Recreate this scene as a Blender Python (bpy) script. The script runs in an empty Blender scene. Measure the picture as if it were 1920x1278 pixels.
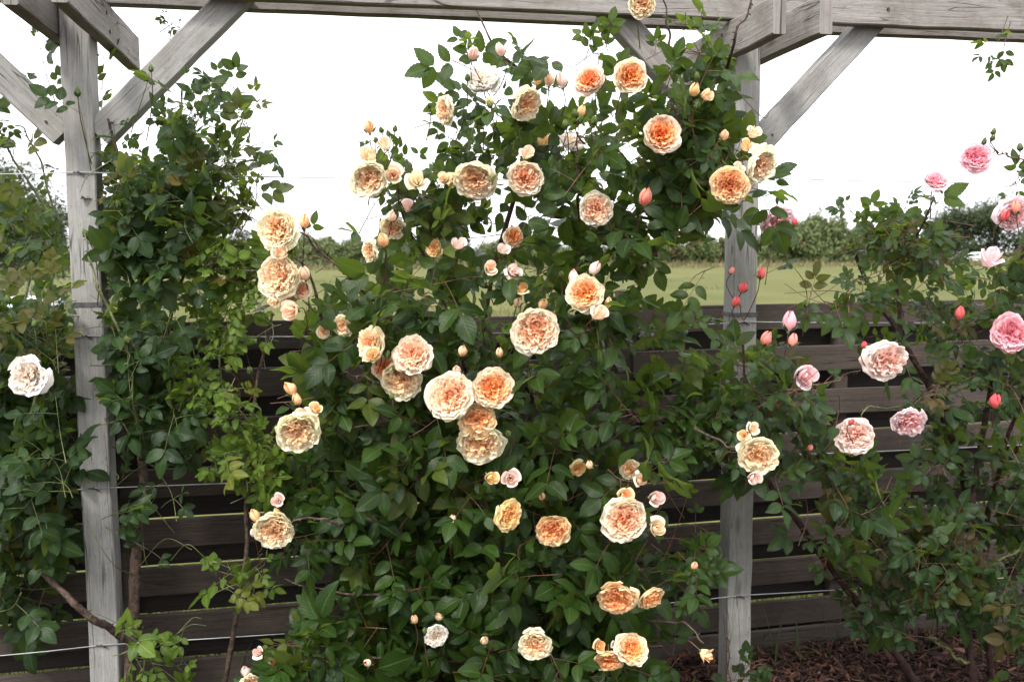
import bpy, math, random
import numpy as np
from mathutils import Vector, Matrix

random.seed(7); rng = np.random.default_rng(7)
S = bpy.context.scene
C = S.collection

# ------------------------------------------------------------------ camera
F = 1760.0; W0, H0 = 1920.0, 1278.0
CAMH = 1.65; PIT = math.radians(5.32); ROLL = math.radians(0.35)
fw = Vector((0, math.cos(PIT), -math.sin(PIT)))
rt0 = Vector((1, 0, 0)); up0 = rt0.cross(fw)
rt = rt0*math.cos(ROLL) - up0*math.sin(ROLL)
up = up0*math.cos(ROLL) + rt0*math.sin(ROLL)
CAM = Vector((0, 0, CAMH))
cd = bpy.data.cameras.new('camera'); cam = bpy.data.objects.new('camera', cd); C.objects.link(cam)
M = Matrix.Identity(4)
for i in range(3):
    M[i][0] = rt[i]; M[i][1] = up[i]; M[i][2] = -fw[i]; M[i][3] = CAM[i]
cam.matrix_world = M
cd.sensor_width = 36; cd.lens = F/W0*36; cd.clip_start = .05; cd.clip_end = 3000
cd.dof.use_dof = True; cd.dof.focus_distance = 2.85; cd.dof.aperture_fstop = 4.8
S.camera = cam
S.render.resolution_x = 1024; S.render.resolution_y = 681

def at(px, py, Y):
    """the point of the place seen at a spot of the photo, at the distance Y ahead"""
    d = fw*F + rt*(px-W0/2) - up*(py-H0/2)
    return CAM + d*(Y/d.y)
fwn, rtn, upn, cmn = map(lambda v: np.array(v), (fw, rt, up, CAM))
def proj(P):
    v = np.asarray(P) - cmn
    z = v@fwn
    return W0/2 + F*(v@rtn)/z, H0/2 - F*(v@upn)/z

# ------------------------------------------------------------------ helpers
def tag(o, label=None, cat=None, group=None, kind=None):
    if label: o['label'] = label
    if cat: o['category'] = cat
    if group: o['group'] = group
    if kind: o['kind'] = kind
    return o
def empty(name, loc, label=None, cat=None, group=None):
    o = bpy.data.objects.new(name, None); C.objects.link(o); o.location = loc
    o.empty_display_size = .1
    return tag(o, label, cat, group)
class MB:
    def __init__(s): s.v = []; s.f = []; s.m = []; s.uv = []; s.col = []; s.n = 0; s.has_uv = False; s.has_col = False
    def add(s, verts, faces, mat=0, uv=None, col=None):
        """verts (n,3); faces list or (m,k) array; uv per vertex (n,2); col per vertex (n,4)"""
        verts = np.asarray(verts, dtype=np.float64).reshape(-1, 3)
        fs = np.asarray(faces, dtype=np.int64) + s.n
        s.f.append(fs); s.v.append(verts)
        s.m.append(np.full(len(fs), mat))
        s.uv.append(np.zeros((len(verts), 2)) if uv is None else np.asarray(uv))
        s.col.append(np.tile([1., 1, 1, 1], (len(verts), 1)) if col is None else np.asarray(col))
        s.n += len(verts)
    def build(s, name, mats, parent=None, loc=None, smooth=True, world=True):
        v = np.concatenate(s.v)
        me = bpy.data.meshes.new(name)
        loops = np.concatenate([f.ravel() for f in s.f]); sizes = np.concatenate([np.full(len(f), f.shape[1]) for f in s.f])
        starts = np.concatenate([[0], np.cumsum(sizes)[:-1]])
        off = np.zeros(3)
        if loc is not None: off = np.array(loc)
        elif parent is not None and world: off = np.array(parent.location)
        v = v - off
        me.vertices.add(len(v)); me.vertices.foreach_set('co', v.ravel().astype(np.float32))
        me.loops.add(len(loops)); me.loops.foreach_set('vertex_index', loops.astype(np.int32))
        me.polygons.add(len(sizes)); me.polygons.foreach_set('loop_start', starts.astype(np.int32))
        me.polygons.foreach_set('loop_total', sizes.astype(np.int32))
        me.polygons.foreach_set('material_index', np.concatenate(s.m).astype(np.int32))
        me.polygons.foreach_set('use_smooth', np.full(len(sizes), smooth))
        uvl = me.uv_layers.new(name='UVMap')
        uvl.data.foreach_set('uv', np.concatenate(s.uv)[loops].ravel().astype(np.float32))
        ca = me.color_attributes.new('col', 'FLOAT_COLOR', 'POINT')
        ca.data.foreach_set('color', np.concatenate(s.col).ravel().astype(np.float32))
        me.update(calc_edges=True); me.validate()
        for m in (mats if isinstance(mats, (list, tuple)) else [mats]): me.materials.append(m)
        o = bpy.data.objects.new(name, me); C.objects.link(o)
        if parent is not None:
            o.parent = parent
            if loc is not None: o.location = Vector(loc) - parent.location
        elif loc is not None: o.location = loc
        return o

def spline(pts, n):
    """Catmull-Rom through pts (k,d) -> (n,d)"""
    P = np.asarray(pts, dtype=float)
    if len(P) == 2: 
        t = np.linspace(0, 1, n)[:, None]; return P[0]*(1-t)+P[1]*t
    Q = np.vstack([2*P[0]-P[1], P, 2*P[-1]-P[-2]])
    seg = len(P)-1; out = []
    for x in np.linspace(0, seg-1e-6, n):
        i = int(x); t = x-i; a, b, c, d = Q[i:i+4]
        out.append(.5*((2*b)+(-a+c)*t+(2*a-5*b+4*c-d)*t*t+(-a+3*b-3*c+d)*t**3))
    return np.array(out)
def tube(mb, pts, r, sides=6, mat=0, col=None, knob=0.):
    P = np.asarray(pts, dtype=float); n = len(P)
    R = np.broadcast_to(np.asarray(r, dtype=float), (n,)) if np.ndim(r) else np.full(n, float(r))
    if knob: R = R*(1+knob*rng.normal(size=n))
    T = np.gradient(P, axis=0); T /= np.linalg.norm(T, axis=1)[:, None]+1e-12
    ref = np.array([0.3, 1, .1]) if abs(T[0]@np.array([.3, 1, .1])) < .95 else np.array([1., 0, 0])
    A = np.cross(T, ref); A /= np.linalg.norm(A, axis=1)[:, None]+1e-12
    B = np.cross(T, A)
    th = np.linspace(0, 2*np.pi, sides, endpoint=False)
    V = P[:, None]+R[:, None, None]*(np.cos(th)[None, :, None]*A[:, None]+np.sin(th)[None, :, None]*B[:, None])
    L = np.concatenate([[0], np.cumsum(np.linalg.norm(np.diff(P, axis=0), axis=1))])
    uv = np.stack([np.broadcast_to(L[:, None], (n, sides)), np.broadcast_to(th/6.28*2*np.pi*R[:, None], (n, sides))], -1)
    i, j = np.meshgrid(np.arange(n-1), np.arange(sides), indexing='ij'); j2 = (j+1) % sides
    f = np.stack([i*sides+j, (i+1)*sides+j, (i+1)*sides+j2, i*sides+j2], -1).reshape(-1, 4)
    c = None if col is None else np.tile(col, (n*sides, 1))
    mb.add(V.reshape(-1, 3), f, mat, uv.reshape(-1, 2), c)
    # end caps (fans as quads)
    for k, base in ((0, 0), (1, (n-1)*sides)):
        cen = P[0 if k == 0 else -1]
        mb.add(np.vstack([V[0 if k == 0 else -1], cen]), [[a, (a+1) % sides, sides] for a in range(sides)], mat, None, None if col is None else np.tile(col, (sides+1, 1)))
def beam(mb, p0, p1, side, w, h, mat=0, ch=.004, nseg=10, wob=.0008, endcut=(0, 0)):
    """a bevelled timber from p0 to p1; side = the direction its width w runs; h across that. UV in metres along the grain"""
    p0, p1 = np.array(p0, float), np.array(p1, float)
    T = p1-p0; L = np.linalg.norm(T); T /= L
    s = np.array(side, float); s -= T*(s@T); s /= np.linalg.norm(s); u = np.cross(s, T)
    if u[2] < 0: u = -u
    a, b = w/2, h/2
    sec = [(-a+ch, -b), (a-ch, -b), (a, -b+ch), (a, b-ch), (a-ch, b), (-a+ch, b), (-a, b-ch), (-a, -b+ch)]
    sec = np.array(sec); per = np.concatenate([[0], np.cumsum(np.linalg.norm(np.diff(np.vstack([sec, sec[:1]]), axis=0), axis=1))])
    ou, ov = rng.uniform(0, 50), rng.uniform(0, 50)
    ts = np.linspace(0, 1, nseg+1); V = []; UV = []
    for k, t in enumerate(ts):
        wo = rng.normal(size=(2,))*wob
        for q in range(9):
            x, y = sec[q % 8]
            dl = 0
            if k == 0: dl = endcut[0]*y
            if k == nseg: dl = endcut[1]*y
            V.append(p0+T*(L*t+dl)+s*(x+wo[0])+u*(y+wo[1])); UV.append((ou+L*t, ov+per[q]))
    f = []
    for k in range(nseg):
        for q in range(8):
            f.append((k*9+q, k*9+q+1, (k+1)*9+q+1, (k+1)*9+q))
    mb.add(V, f, mat, UV)
    for k in (0, nseg):
        vs = [V[k*9+q] for q in range(8)]
        mb.add(vs, [list(range(8))], mat, [(ou+3+sec[q][1]*.25, ov+3+sec[q][0]*1.) for q in range(8)])

# ------------------------------------------------------------------ materials
def newmat(name):
    m = bpy.data.materials.new(name); m.use_nodes = True
    nt = m.node_tree; nt.nodes.clear()
    out = nt.nodes.new('ShaderNodeOutputMaterial')
    return m, nt, out
def N(nt, t, **kw):
    n = nt.nodes.new(t)
    for k, v in kw.items():
        if k in ('inp',):
            for a, b in v.items(): n.inputs[a].default_value = b
        else: setattr(n, k, v)
    return n
def ramp(nt, fac, stops, interp='LINEAR'):
    r = nt.nodes.new('ShaderNodeValToRGB'); r.color_ramp.interpolation = interp
    e = r.color_ramp.elements
    while len(e) < len(stops): e.new(.5)
    for i, (p, c) in enumerate(stops):
        e[i].position = p; e[i].color = (*c, 1) if len(c) == 3 else c
    nt.links.new(fac, r.inputs[0]); return r.outputs[0]
def mix(nt, fac, a, b, mode='MIX'):
    m = nt.nodes.new('ShaderNodeMix'); m.data_type = 'RGBA'; m.blend_type = mode
    for sock, v in ((m.inputs[0], fac), (m.inputs[6], a), (m.inputs[7], b)):
        if isinstance(v, (int, float)): sock.default_value = v
        elif isinstance(v, tuple): sock.default_value = (*v, 1) if len(v) == 3 else v
        else: nt.links.new(v, sock)
    return m.outputs[2]
def noise(nt, vec, scale, detail=5, rough=.6):
    n = N(nt, 'ShaderNodeTexNoise', inp={'Scale': scale, 'Detail': detail, 'Roughness': rough})
    if vec is not None: nt.links.new(vec, n.inputs['Vector'])
    return n.outputs['Fac']
def mapping(nt, vec, sc, loc=(0, 0, 0)):
    m = N(nt, 'ShaderNodeMapping'); m.inputs['Scale'].default_value = sc; m.inputs['Location'].default_value = loc
    nt.links.new(vec, m.inputs['Vector']); return m.outputs[0]
def mth(nt, op, a, b=None):
    m = N(nt, 'ShaderNodeMath', operation=op)
    for i, v in enumerate((a, b)):
        if v is None: continue
        if isinstance(v, (int, float)): m.inputs[i].default_value = v
        else: nt.links.new(v, m.inputs[i])
    return m.outputs[0]

def wood(name, light, dark, stain, crack, rough=.85, bump=.5, stainamt=.5):
    m, nt, out = newmat(name)
    tc = N(nt, 'ShaderNodeTexCoord'); uv = tc.outputs['UV']; ob = tc.outputs['Object']
    warp = noise(nt, mapping(nt, uv, (1.5, 9, 1)), 1.0, 3, .5)
    wv = N(nt, 'ShaderNodeCombineXYZ'); nt.links.new(mth(nt, 'MULTIPLY', warp, .02), wv.inputs[1])
    va = N(nt, 'ShaderNodeVectorMath', operation='ADD'); nt.links.new(uv, va.inputs[0]); nt.links.new(wv.outputs[0], va.inputs[1])
    uvw = va.outputs[0]
    g1 = noise(nt, mapping(nt, uvw, (1.8, 95, 1)), 1, 7, .72)
    g2 = noise(nt, mapping(nt, uvw, (14, 420, 1)), 1, 3, .7)
    base = ramp(nt, g1, [(.3, dark), (.5, tuple((a+b)/2 for a, b in zip(light, dark))), (.68, light)])
    base = mix(nt, mth(nt, 'MULTIPLY', ramp_f(nt, g2, .42, .62), .35), base, tuple(c*.55 for c in dark))
    b2 = noise(nt, ob, 5.5, 6, .65)
    base = mix(nt, mth(nt, 'MULTIPLY', ramp_f(nt, b2, .5, .72), stainamt), base, stain)
    b3 = noise(nt, mapping(nt, uv, (30, 110, 1)), 1, 5, .75)
    base = mix(nt, mth(nt, 'MULTIPLY', ramp_f(nt, b3, .56, .68), .6), base, tuple(c*.5 for c in stain))
    # checks and cracks along the grain
    ck = noise(nt, mapping(nt, uvw, (1.3, 26, 1), (7, 3, 0)), 1, 2, .5)
    band = mth(nt, 'ABSOLUTE', mth(nt, 'SUBTRACT', ck, .5))
    line = mth(nt, 'SUBTRACT', 1, ramp_f(nt, band, .004, .013))
    gate = ramp_f(nt, noise(nt, mapping(nt, uv, (2.5, 8, 1), (3, 9, 0)), 1, 2, .5), .5, .6)
    line = mth(nt, 'MULTIPLY', line, gate)
    base = mix(nt, mth(nt, 'MULTIPLY', line, .8), base, crack)
    # knots
    vo = N(nt, 'ShaderNodeTexVoronoi', inp={'Scale': 1.0, 'Randomness': 1.0}); nt.links.new(mapping(nt, uvw, (2.6, 9, 1)), vo.inputs['Vector'])
    kn = mth(nt, 'SUBTRACT', 1, ramp_f(nt, vo.outputs['Distance'], .05, .13))
    base = mix(nt, mth(nt, 'MULTIPLY', kn, .65), base, tuple(c*.6 for c in stain))
    p = N(nt, 'ShaderNodeBsdfPrincipled', inp={'Roughness': rough}); p.inputs['Specular IOR Level'].default_value = .25
    base = mix(nt, mth(nt, 'MULTIPLY', ramp_f(nt, noise(nt, ob, 1.7, 4, .6), .45, .7), .4), base, stain)
    nt.links.new(base, p.inputs['Base Color'])
    hgt = mth(nt, 'SUBTRACT', mth(nt, 'ADD', g1, mth(nt, 'MULTIPLY', g2, .6)), mth(nt, 'MULTIPLY', line, 1.6))
    bp = N(nt, 'ShaderNodeBump', inp={'Strength': bump, 'Distance': .004}); nt.links.new(hgt, bp.inputs['Height'])
    nt.links.new(bp.outputs[0], p.inputs['Normal']); nt.links.new(p.outputs[0], out.inputs[0])
    return m
def ramp_f(nt, fac, a, b):
    m = N(nt, 'ShaderNodeMapRange'); m.clamp = True
    nt.links.new(fac, m.inputs[0]); m.inputs[1].default_value = a; m.inputs[2].default_value = b
    return m.outputs[0]

M_post = wood('weathered_post_wood', (.335, .328, .315), (.21, .203, .192), (.11, .105, .082), (.03, .027, .025))
M_beam = wood('weathered_beam_wood', (.29, .268, .25), (.155, .14, .128), (.08, .07, .048), (.025, .02, .018), bump=.6, stainamt=.65)
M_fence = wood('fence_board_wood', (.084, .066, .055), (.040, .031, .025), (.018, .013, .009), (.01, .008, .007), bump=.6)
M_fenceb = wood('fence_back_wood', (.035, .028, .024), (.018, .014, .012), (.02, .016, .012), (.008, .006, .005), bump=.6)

def leafmat(name, dark, light, young, trans=.32, rough=.42, transcol=None):
    m, nt, out = newmat(name)
    tc = N(nt, 'ShaderNodeTexCoord'); uv = tc.outputs['UV']
    at_ = N(nt, 'ShaderNodeAttribute', attribute_name='col')
    sep = N(nt, 'ShaderNodeSeparateColor'); nt.links.new(at_.outputs['Color'], sep.inputs[0])
    r, yg, th = sep.outputs[0], sep.outputs[1], sep.outputs[2]
    sx = N(nt, 'ShaderNodeSeparateXYZ'); nt.links.new(uv, sx.inputs[0])
    u = mth(nt, 'ABSOLUTE', sx.outputs[0]); v = sx.outputs[1]
    # side veins: chevrons rising to the edge
    ph = mth(nt, 'SUBTRACT', mth(nt, 'MULTIPLY', v, 46), mth(nt, 'MULTIPLY', u, 15))
    w = mth(nt, 'SINE', ph)
    vein = mth(nt, 'MULTIPLY', ramp_f(nt, w, .72, 1.0), ramp_f(nt, u, 1.0, .5))
    mid = mth(nt, 'SUBTRACT', 1, ramp_f(nt, u, .03, .09))
    c = mix(nt, r, dark, light)
    c = mix(nt, yg, c, young)
    blot = noise(nt, tc.outputs['Object'], 60, 3, .6)
    c = mix(nt, mth(nt, 'MULTIPLY', ramp_f(nt, blot, .45, .7), .25), c, tuple(x*.6 for x in dark))
    veincol = tuple(min(1, x*2.1+.015) for x in light)
    c = mix(nt, mth(nt, 'MULTIPLY', vein, .22), c, veincol)
    c = mix(nt, mth(nt, 'MULTIPLY', mid, .5), c, veincol)
    geo = N(nt, 'ShaderNodeNewGeometry')
    under = mix(nt, .55, c, tuple(min(1, x*1.7+.03) for x in light))
    c2 = mix(nt, geo.outputs['Backfacing'], c, under)
    p = N(nt, 'ShaderNodeBsdfPrincipled'); nt.links.new(c2, p.inputs['Base Color'])
    rg = mix(nt, geo.outputs['Backfacing'], (rough,)*3, (.7,)*3); nt.links.new(rg, p.inputs['Roughness'])
    p.inputs['Specular IOR Level'].default_value = .17
    hb = mth(nt, 'SUBTRACT', mth(nt, 'MULTIPLY', w, .25), mth(nt, 'MULTIPLY', mid, 1.0))
    bp = N(nt, 'ShaderNodeBump', inp={'Strength': .35, 'Distance': .0015}); nt.links.new(hb, bp.inputs['Height']); nt.links.new(bp.outputs[0], p.inputs['Normal'])
    tr = N(nt, 'ShaderNodeBsdfTranslucent')
    tcx = transcol or (.24, .34, .04)
    nt.links.new(mix(nt, .75, c, tcx), tr.inputs['Color'])
    ms = N(nt, 'ShaderNodeMixShader', inp={0: trans}); nt.links.new(p.outputs[0], ms.inputs[1]); nt.links.new(tr.outputs[0], ms.inputs[2])
    nt.links.new(ms.outputs[0], out.inputs[0])
    return m
M_leafA = leafmat('apricot_rose_leaf', (.006, .017, .003), (.020, .043, .006), (.07, .08, .012))
M_leafL = leafmat('dark_rose_leaf', (.006, .016, .005), (.018, .040, .010), (.09, .06, .012))
M_leafS = leafmat('light_shrub_leaf', (.03, .058, .007), (.075, .12, .013), (.12, .09, .02), trans=.32)
M_leafP = leafmat('pink_rose_leaf', (.007, .018, .006), (.019, .039, .010), (.07, .03, .012))

def simple(name, col, rough=.6, var=.25, nscale=12, metal=0, bump=0, emit=None, spec=.4):
    m, nt, out = newmat(name)
    tc = N(nt, 'ShaderNodeTexCoord')
    n = noise(nt, tc.outputs['Object'], nscale, 5, .65)
    c = mix(nt, ramp_f(nt, n, .35, .65), tuple(x*(1-var) for x in col), tuple(min(1, x*(1+var)) for x in col))
    p = N(nt, 'ShaderNodeBsdfPrincipled', inp={'Roughness': rough, 'Metallic': metal}); nt.links.new(c, p.inputs['Base Color'])
    p.inputs['Specular IOR Level'].default_value = spec
    if bump:
        b = N(nt, 'ShaderNodeBump', inp={'Strength': bump, 'Distance': .01}); nt.links.new(n, b.inputs['Height']); nt.links.new(b.outputs[0], p.inputs['Normal'])
    nt.links.new(p.outputs[0], out.inputs[0]); return m
def attrmat(name, rough=.6, trans=0., noise_amt=.12, nscale=150, bump=.1):
    m, nt, out = newmat(name)
    a = N(nt, 'ShaderNodeAttribute', attribute_name='col'); tc = N(nt, 'ShaderNodeTexCoord')
    n = noise(nt, tc.outputs['Object'], nscale, 4, .6)
    c = mix(nt, mth(nt, 'MULTIPLY', ramp_f(nt, n, .35, .7), noise_amt), a.outputs['Color'], mix(nt, 1.0, a.outputs['Color'], (.55, .5, .45), 'MULTIPLY'))
    p = N(nt, 'ShaderNodeBsdfPrincipled', inp={'Roughness': rough}); nt.links.new(c, p.inputs['Base Color'])
    p.inputs['Specular IOR Level'].default_value = .3
    if bump:
        b = N(nt, 'ShaderNodeBump', inp={'Strength': bump, 'Distance': .002}); nt.links.new(n, b.inputs['Height']); nt.links.new(b.outputs[0], p.inputs['Normal'])
    if trans:
        tr = N(nt, 'ShaderNodeBsdfTranslucent'); nt.links.new(c, tr.inputs['Color'])
        ms = N(nt, 'ShaderNodeMixShader', inp={0: trans}); nt.links.new(p.outputs[0], ms.inputs[1]); nt.links.new(tr.outputs[0], ms.inputs[2])
        nt.links.new(ms.outputs[0], out.inputs[0])
    else: nt.links.new(p.outputs[0], out.inputs[0])
    return m
M_petal = attrmat('rose_petal', .55, .42, .06, 220, .08)
for n_ in M_petal.node_tree.nodes:
    if n_.type == 'BSDF_PRINCIPLED':
        n_.inputs['Subsurface Weight'].default_value = .2; n_.inputs['Subsurface Radius'].default_value = (1, .62, .4); n_.inputs['Subsurface Scale'].default_value = .006
M_bark = simple('rose_cane_bark', (.055, .034, .024), .85, .7, 60, bump=.9)
M_barkr = simple('reddish_cane_bark', (.032, .013, .010), .7, .75, 45, bump=.8)
M_twig = simple('green_rose_twig', (.075, .085, .028), .55, .45, 40)
M_twigr = simple('red_rose_twig', (.075, .032, .016), .5, .45, 40)
M_calyx = simple('rose_calyx', (.06, .105, .035), .55, .35, 90)
M_calyxd = simple('dark_rose_calyx', (.05, .055, .04), .55, .35, 90)
M_wire = simple('galvanised_wire', (.27, .27, .28), .5, .15, 60, metal=.2)
M_iron = simple('dark_staple_iron', (.05, .045, .045), .6, .4, 60, metal=.6)
M_seam = simple('dark_post_joint', (.06, .058, .06), .8, .4, 40)  # thin dark seam where the two lengths of a post meet
M_chip = attrmat('bark_chip', .85, 0, .5, 60, .5)
M_grassb = attrmat('grass_blade', .6, .35, .2, 60, 0)

# ------------------------------------------------------------------ world and light
w = bpy.data.worlds.new('World'); S.world = w; w.use_nodes = True
nt = w.node_tree; nt.nodes.clear()
sky = N(nt, 'ShaderNodeTexSky'); sky.sky_type = 'NISHITA'; sky.sun_disc = False
SUN_EL, SUN_AZ = math.radians(50), math.radians(200)
sky.sun_elevation = SUN_EL; sky.sun_rotation = SUN_AZ; sky.dust_density = 1.2; sky.air_density = 1.0; sky.altitude = 20
hs = N(nt, 'ShaderNodeHueSaturation', inp={'Saturation': .16, 'Value': 1.0}); nt.links.new(sky.outputs[0], hs.inputs['Color'])
veil = mix(nt, .7, hs.outputs[0], (9.0, 9.1, 9.4))      # an even white overcast over the sky
tcw = N(nt, 'ShaderNodeTexCoord'); sz_ = N(nt, 'ShaderNodeSeparateXYZ'); nt.links.new(tcw.outputs['Generated'], sz_.inputs[0])
el = ramp(nt, sz_.outputs[2], [(0, (.55, .55, .56)), (.25, (.75, .75, .75)), (1, (1.55, 1.55, 1.55))])   # an overcast sky is brightest overhead
veil = mix(nt, 1.0, veil, el, 'MULTIPLY')
bg = N(nt, 'ShaderNodeBackground', inp={'Strength': .12}); nt.links.new(veil, bg.inputs[0])
wo = N(nt, 'ShaderNodeOutputWorld'); nt.links.new(bg.outputs[0], wo.inputs[0])
sl = bpy.data.lights.new('sun', 'SUN'); sl.energy = 1.5; sl.angle = math.radians(12); sl.color = (1, .96, .9)
so = bpy.data.objects.new('sun', sl); C.objects.link(so)
# sky sun_rotation turns clockwise seen from above, from +Y
sd = Vector((math.sin(SUN_AZ)*math.cos(SUN_EL), math.cos(SUN_AZ)*math.cos(SUN_EL), math.sin(SUN_EL)))
so.rotation_euler = sd.to_track_quat('Z', 'Y').to_euler()
S.view_settings.view_transform = 'Standard'; S.view_settings.look = 'None'; S.view_settings.gamma = 1
S.view_settings.exposure = 1.72
S.render.engine = 'CYCLES'
S.cycles.transparent_max_bounces = 8; S.cycles.max_bounces = 7; S.cycles.diffuse_bounces = 3; S.cycles.glossy_bounces = 2
S.cycles.transmission_bounces = 3

# ------------------------------------------------------------------ lines of the pergola and the fence
PT = .185                                  # pergola recedes to the right
PU = Vector((1, PT, 0)).normalized(); PN = Vector((-PT, 1, 0)).normalized()
PZ0 = 3.175
def pl(s, off=0, z=0):                     # s metres right of the line's crossing with x = 0; off = behind the posts' front face
    return Vector((0, PZ0, 0)) + PU*s + PN*off + Vector((0, 0, z))
def s_at(px):                              # s of the front plane seen at column px
    k = (px-W0/2)/F; x = k*PZ0/(1-PT*k); return x/PU.x
SL, SR = s_at(163), s_at(398+1000)
SP = SR-SL
PW = .09

# ------------------------------------------------------------------ ground
def sheet(name, xs, ys, z, mat, kind='structure', wav=0):
    mb = MB(); X, Y = np.meshgrid(xs, ys, indexing='ij'); Z = np.full_like(X, z)
    if wav: Z = Z + wav*np.sin(X*1.3+Y*.7)*np.cos(Y*1.1)
    n, m_ = X.shape; i, j = np.meshgrid(np.arange(n-1), np.arange(m_-1), indexing='ij')
    f = np.stack([i*m_+j, (i+1)*m_+j, (i+1)*m_+j+1, i*m_+j+1], -1).reshape(-1, 4)
    mb.add(np.stack([X, Y, Z], -1).reshape(-1, 3), f, 0, np.stack([X, Y], -1).reshape(-1, 2))
    o = mb.build(name, mat); tag(o, kind=kind); return o
def groundmat(name, cols, scales, bump=.5, far=None):
    m, nt, out = newmat(name); tc = N(nt, 'ShaderNodeTexCoord'); v = tc.outputs['Object']
    a = noise(nt, v, scales[0], 6, .6); b = noise(nt, v, scales[1], 6, .65); c_ = noise(nt, mapping(nt, v, (1, .35, 1)), scales[2], 4, .6)
    c = mix(nt, ramp_f(nt, a, .35, .65), cols[0], cols[1])
    c = mix(nt, mth(nt, 'MULTIPLY', ramp_f(nt, b, .4, .7), .6), c, cols[2])
    c = mix(nt, mth(nt, 'MULTIPLY', ramp_f(nt, c_, .45, .65), .55), c, cols[3])
    p = N(nt, 'ShaderNodeBsdfPrincipled', inp={'Roughness': .95}); p.inputs['Specular IOR Level'].default_value = .1
    nt.links.new(c, p.inputs['Base Color'])
    bp = N(nt, 'ShaderNodeBump', inp={'Strength': bump, 'Distance': .03}); nt.links.new(b, bp.inputs['Height']); nt.links.new(bp.outputs[0], p.inputs['Normal'])
    nt.links.new(p.outputs[0], out.inputs[0]); return m
M_soil = groundmat('mulched_soil', [(.035, .018, .012), (.06, .032, .02), (.02, .011, .008), (.045, .028, .02)], (6, 60, 20), 1)
M_field = groundmat('meadow_grass', [(.044, .058, .011), (.080, .080, .022), (.12, .098, .04), (.034, .048, .010)], (.22, 7, .06), 1.0)
M_road = groundmat('asphalt', [(.11, .11, .115), (.15, .15, .15), (.09, .09, .09), (.13, .13, .13)], (.5, 40, 2), .2)
M_verge = groundmat('dry_verge', [(.17, .14, .07), (.20, .16, .09), (.10, .105, .04), (.22, .18, .11)], (.6, 12, .3), .8)
sheet('soil', np.linspace(-600, 600, 25), np.linspace(-80, 1400, 30), 0, M_soil)
# the meadow starts behind the fence
def fence_y(x, back=0):
    k = .2 if x < .45 else .222
    return 3.6+(x-.45)*k+back
mb = MB(); xs = [-600, -30, -3.0, .45, 4, 40, 700]
vv = [(x, max(-70, fence_y(x, .1)), .004) for x in xs]+[(x, 1400, .004) for x in xs]
n = len(xs); mb.add(vv, [(i, i+1, n+i+1, n+i) for i in range(n-1)]); tag(mb.build('meadow', M_field), kind='structure')
ROADY = 122
mb = MB(); mb.add([(-500, ROADY-6-18, .008), (500, ROADY-6+18, .008), (500, ROADY+12+18, .008), (-500, ROADY+12-18, .008)], [(0, 1, 2, 3)])
tag(mb.build('verge', M_verge), kind='structure')
mb = MB(); mb.add([(-500, ROADY-3-18, .012), (500, ROADY-3+18, .012), (500, ROADY+3+18, .012), (-500, ROADY+3-18, .012)], [(0, 1, 2, 3)])
tag(mb.build('road', M_road), kind='structure')

# bark mulch
def chips(n, x0, x1, y0, y1, z0, z1, smin, smax):
    mb = MB()
    L = rng.uniform(smin, smax, n)*np.where(rng.random(n) < .04, 2.2, 1); Wd = L*rng.uniform(.12, .34, n); Hh = rng.uniform(.002, .006, n)
    x = rng.uniform(x0, x1, n); y = rng.uniform(y0, y1, n)
    z = rng.uniform(z0, z1, n)
    yaw = rng.uniform(0, 6.28, n); tl = rng.normal(0, .35, n); rl = rng.normal(0, .5, n)
    T = np.stack([np.cos(yaw)*np.cos(tl), np.sin(yaw)*np.cos(tl), np.sin(tl)], -1)
    B0 = np.stack([-np.sin(yaw), np.cos(yaw), np.zeros(n)], -1); N0 = np.cross(T, B0)
    B = B0*np.cos(rl)[:, None]+N0*np.sin(rl)[:, None]; Nn = np.cross(T, B)
    tt = np.array([-1, -.4, .3, 1.]); ww = np.array([.35, 1, .9, .25]); bend = rng.normal(0, .12, n)
    rows = []
    for t, w_ in zip(tt, ww):
        cen = np.stack([x, y, z], -1)+T*(t*L/2)[:, None]+Nn*((t*t-.4)*bend*L)[:, None]
        for a, b in ((-1, 0), (1, 0), (.7, 1), (-.7, 1)):
            rows.append(cen+B*(a*w_*Wd/2)[:, None]+Nn*(b*Hh)[:, None])
    V = np.stack(rows, 1)                      # n,16,3
    f = []
    for k in range(3):
        for q in range(4): f.append((k*4+q, k*4+(q+1) % 4, (k+1)*4+(q+1) % 4, (k+1)*4+q))
    f += [(0, 1, 2, 3), (12, 15, 14, 13)]
    f = np.array(f); Fa = (f[None]+(np.arange(n)*16)[:, None, None]).reshape(-1, 4)
    pal = np.array([[.10, .045, .03], [.055, .026, .018], [.16, .085, .055], [.035, .018, .014], [.22, .13, .09], [.08, .035, .028]])
    pc = pal[rng.choice(6, n, p=[.3, .25, .17, .15, .04, .09])]*rng.uniform(.3, .72, (n, 1))*np.array([1, .9, .85])
    col = np.concatenate([np.repeat(pc, 16, 0), np.ones((n*16, 1))], 1)
    mb.add(V.reshape(-1, 3), Fa, 0, None, col); return mb
mb = chips(9000, -1.9, 2.9, 3.0, 4.2, .003, .03, .018, .05)
mb2 = chips(4500, .6, 2.9, 3.3, 4.2, .01, .045, .02, .055)
for a in range(len(mb2.v)):
    mb.add(mb2.v[a], mb2.f[a], 0, None, mb2.col[a])
mb3 = chips(3500, -3.5, 4.5, 1.0, 3.2, .003, .02, .03, .07)
mb.add(mb3.v[0], mb3.f[0], 0, None, mb3.col[0])
tag(mb.build('bark_mulch', M_chip, smooth=False), 'reddish brown bark chips covering the bed at the foot of the fence', 'mulch', kind='stuff')

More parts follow.
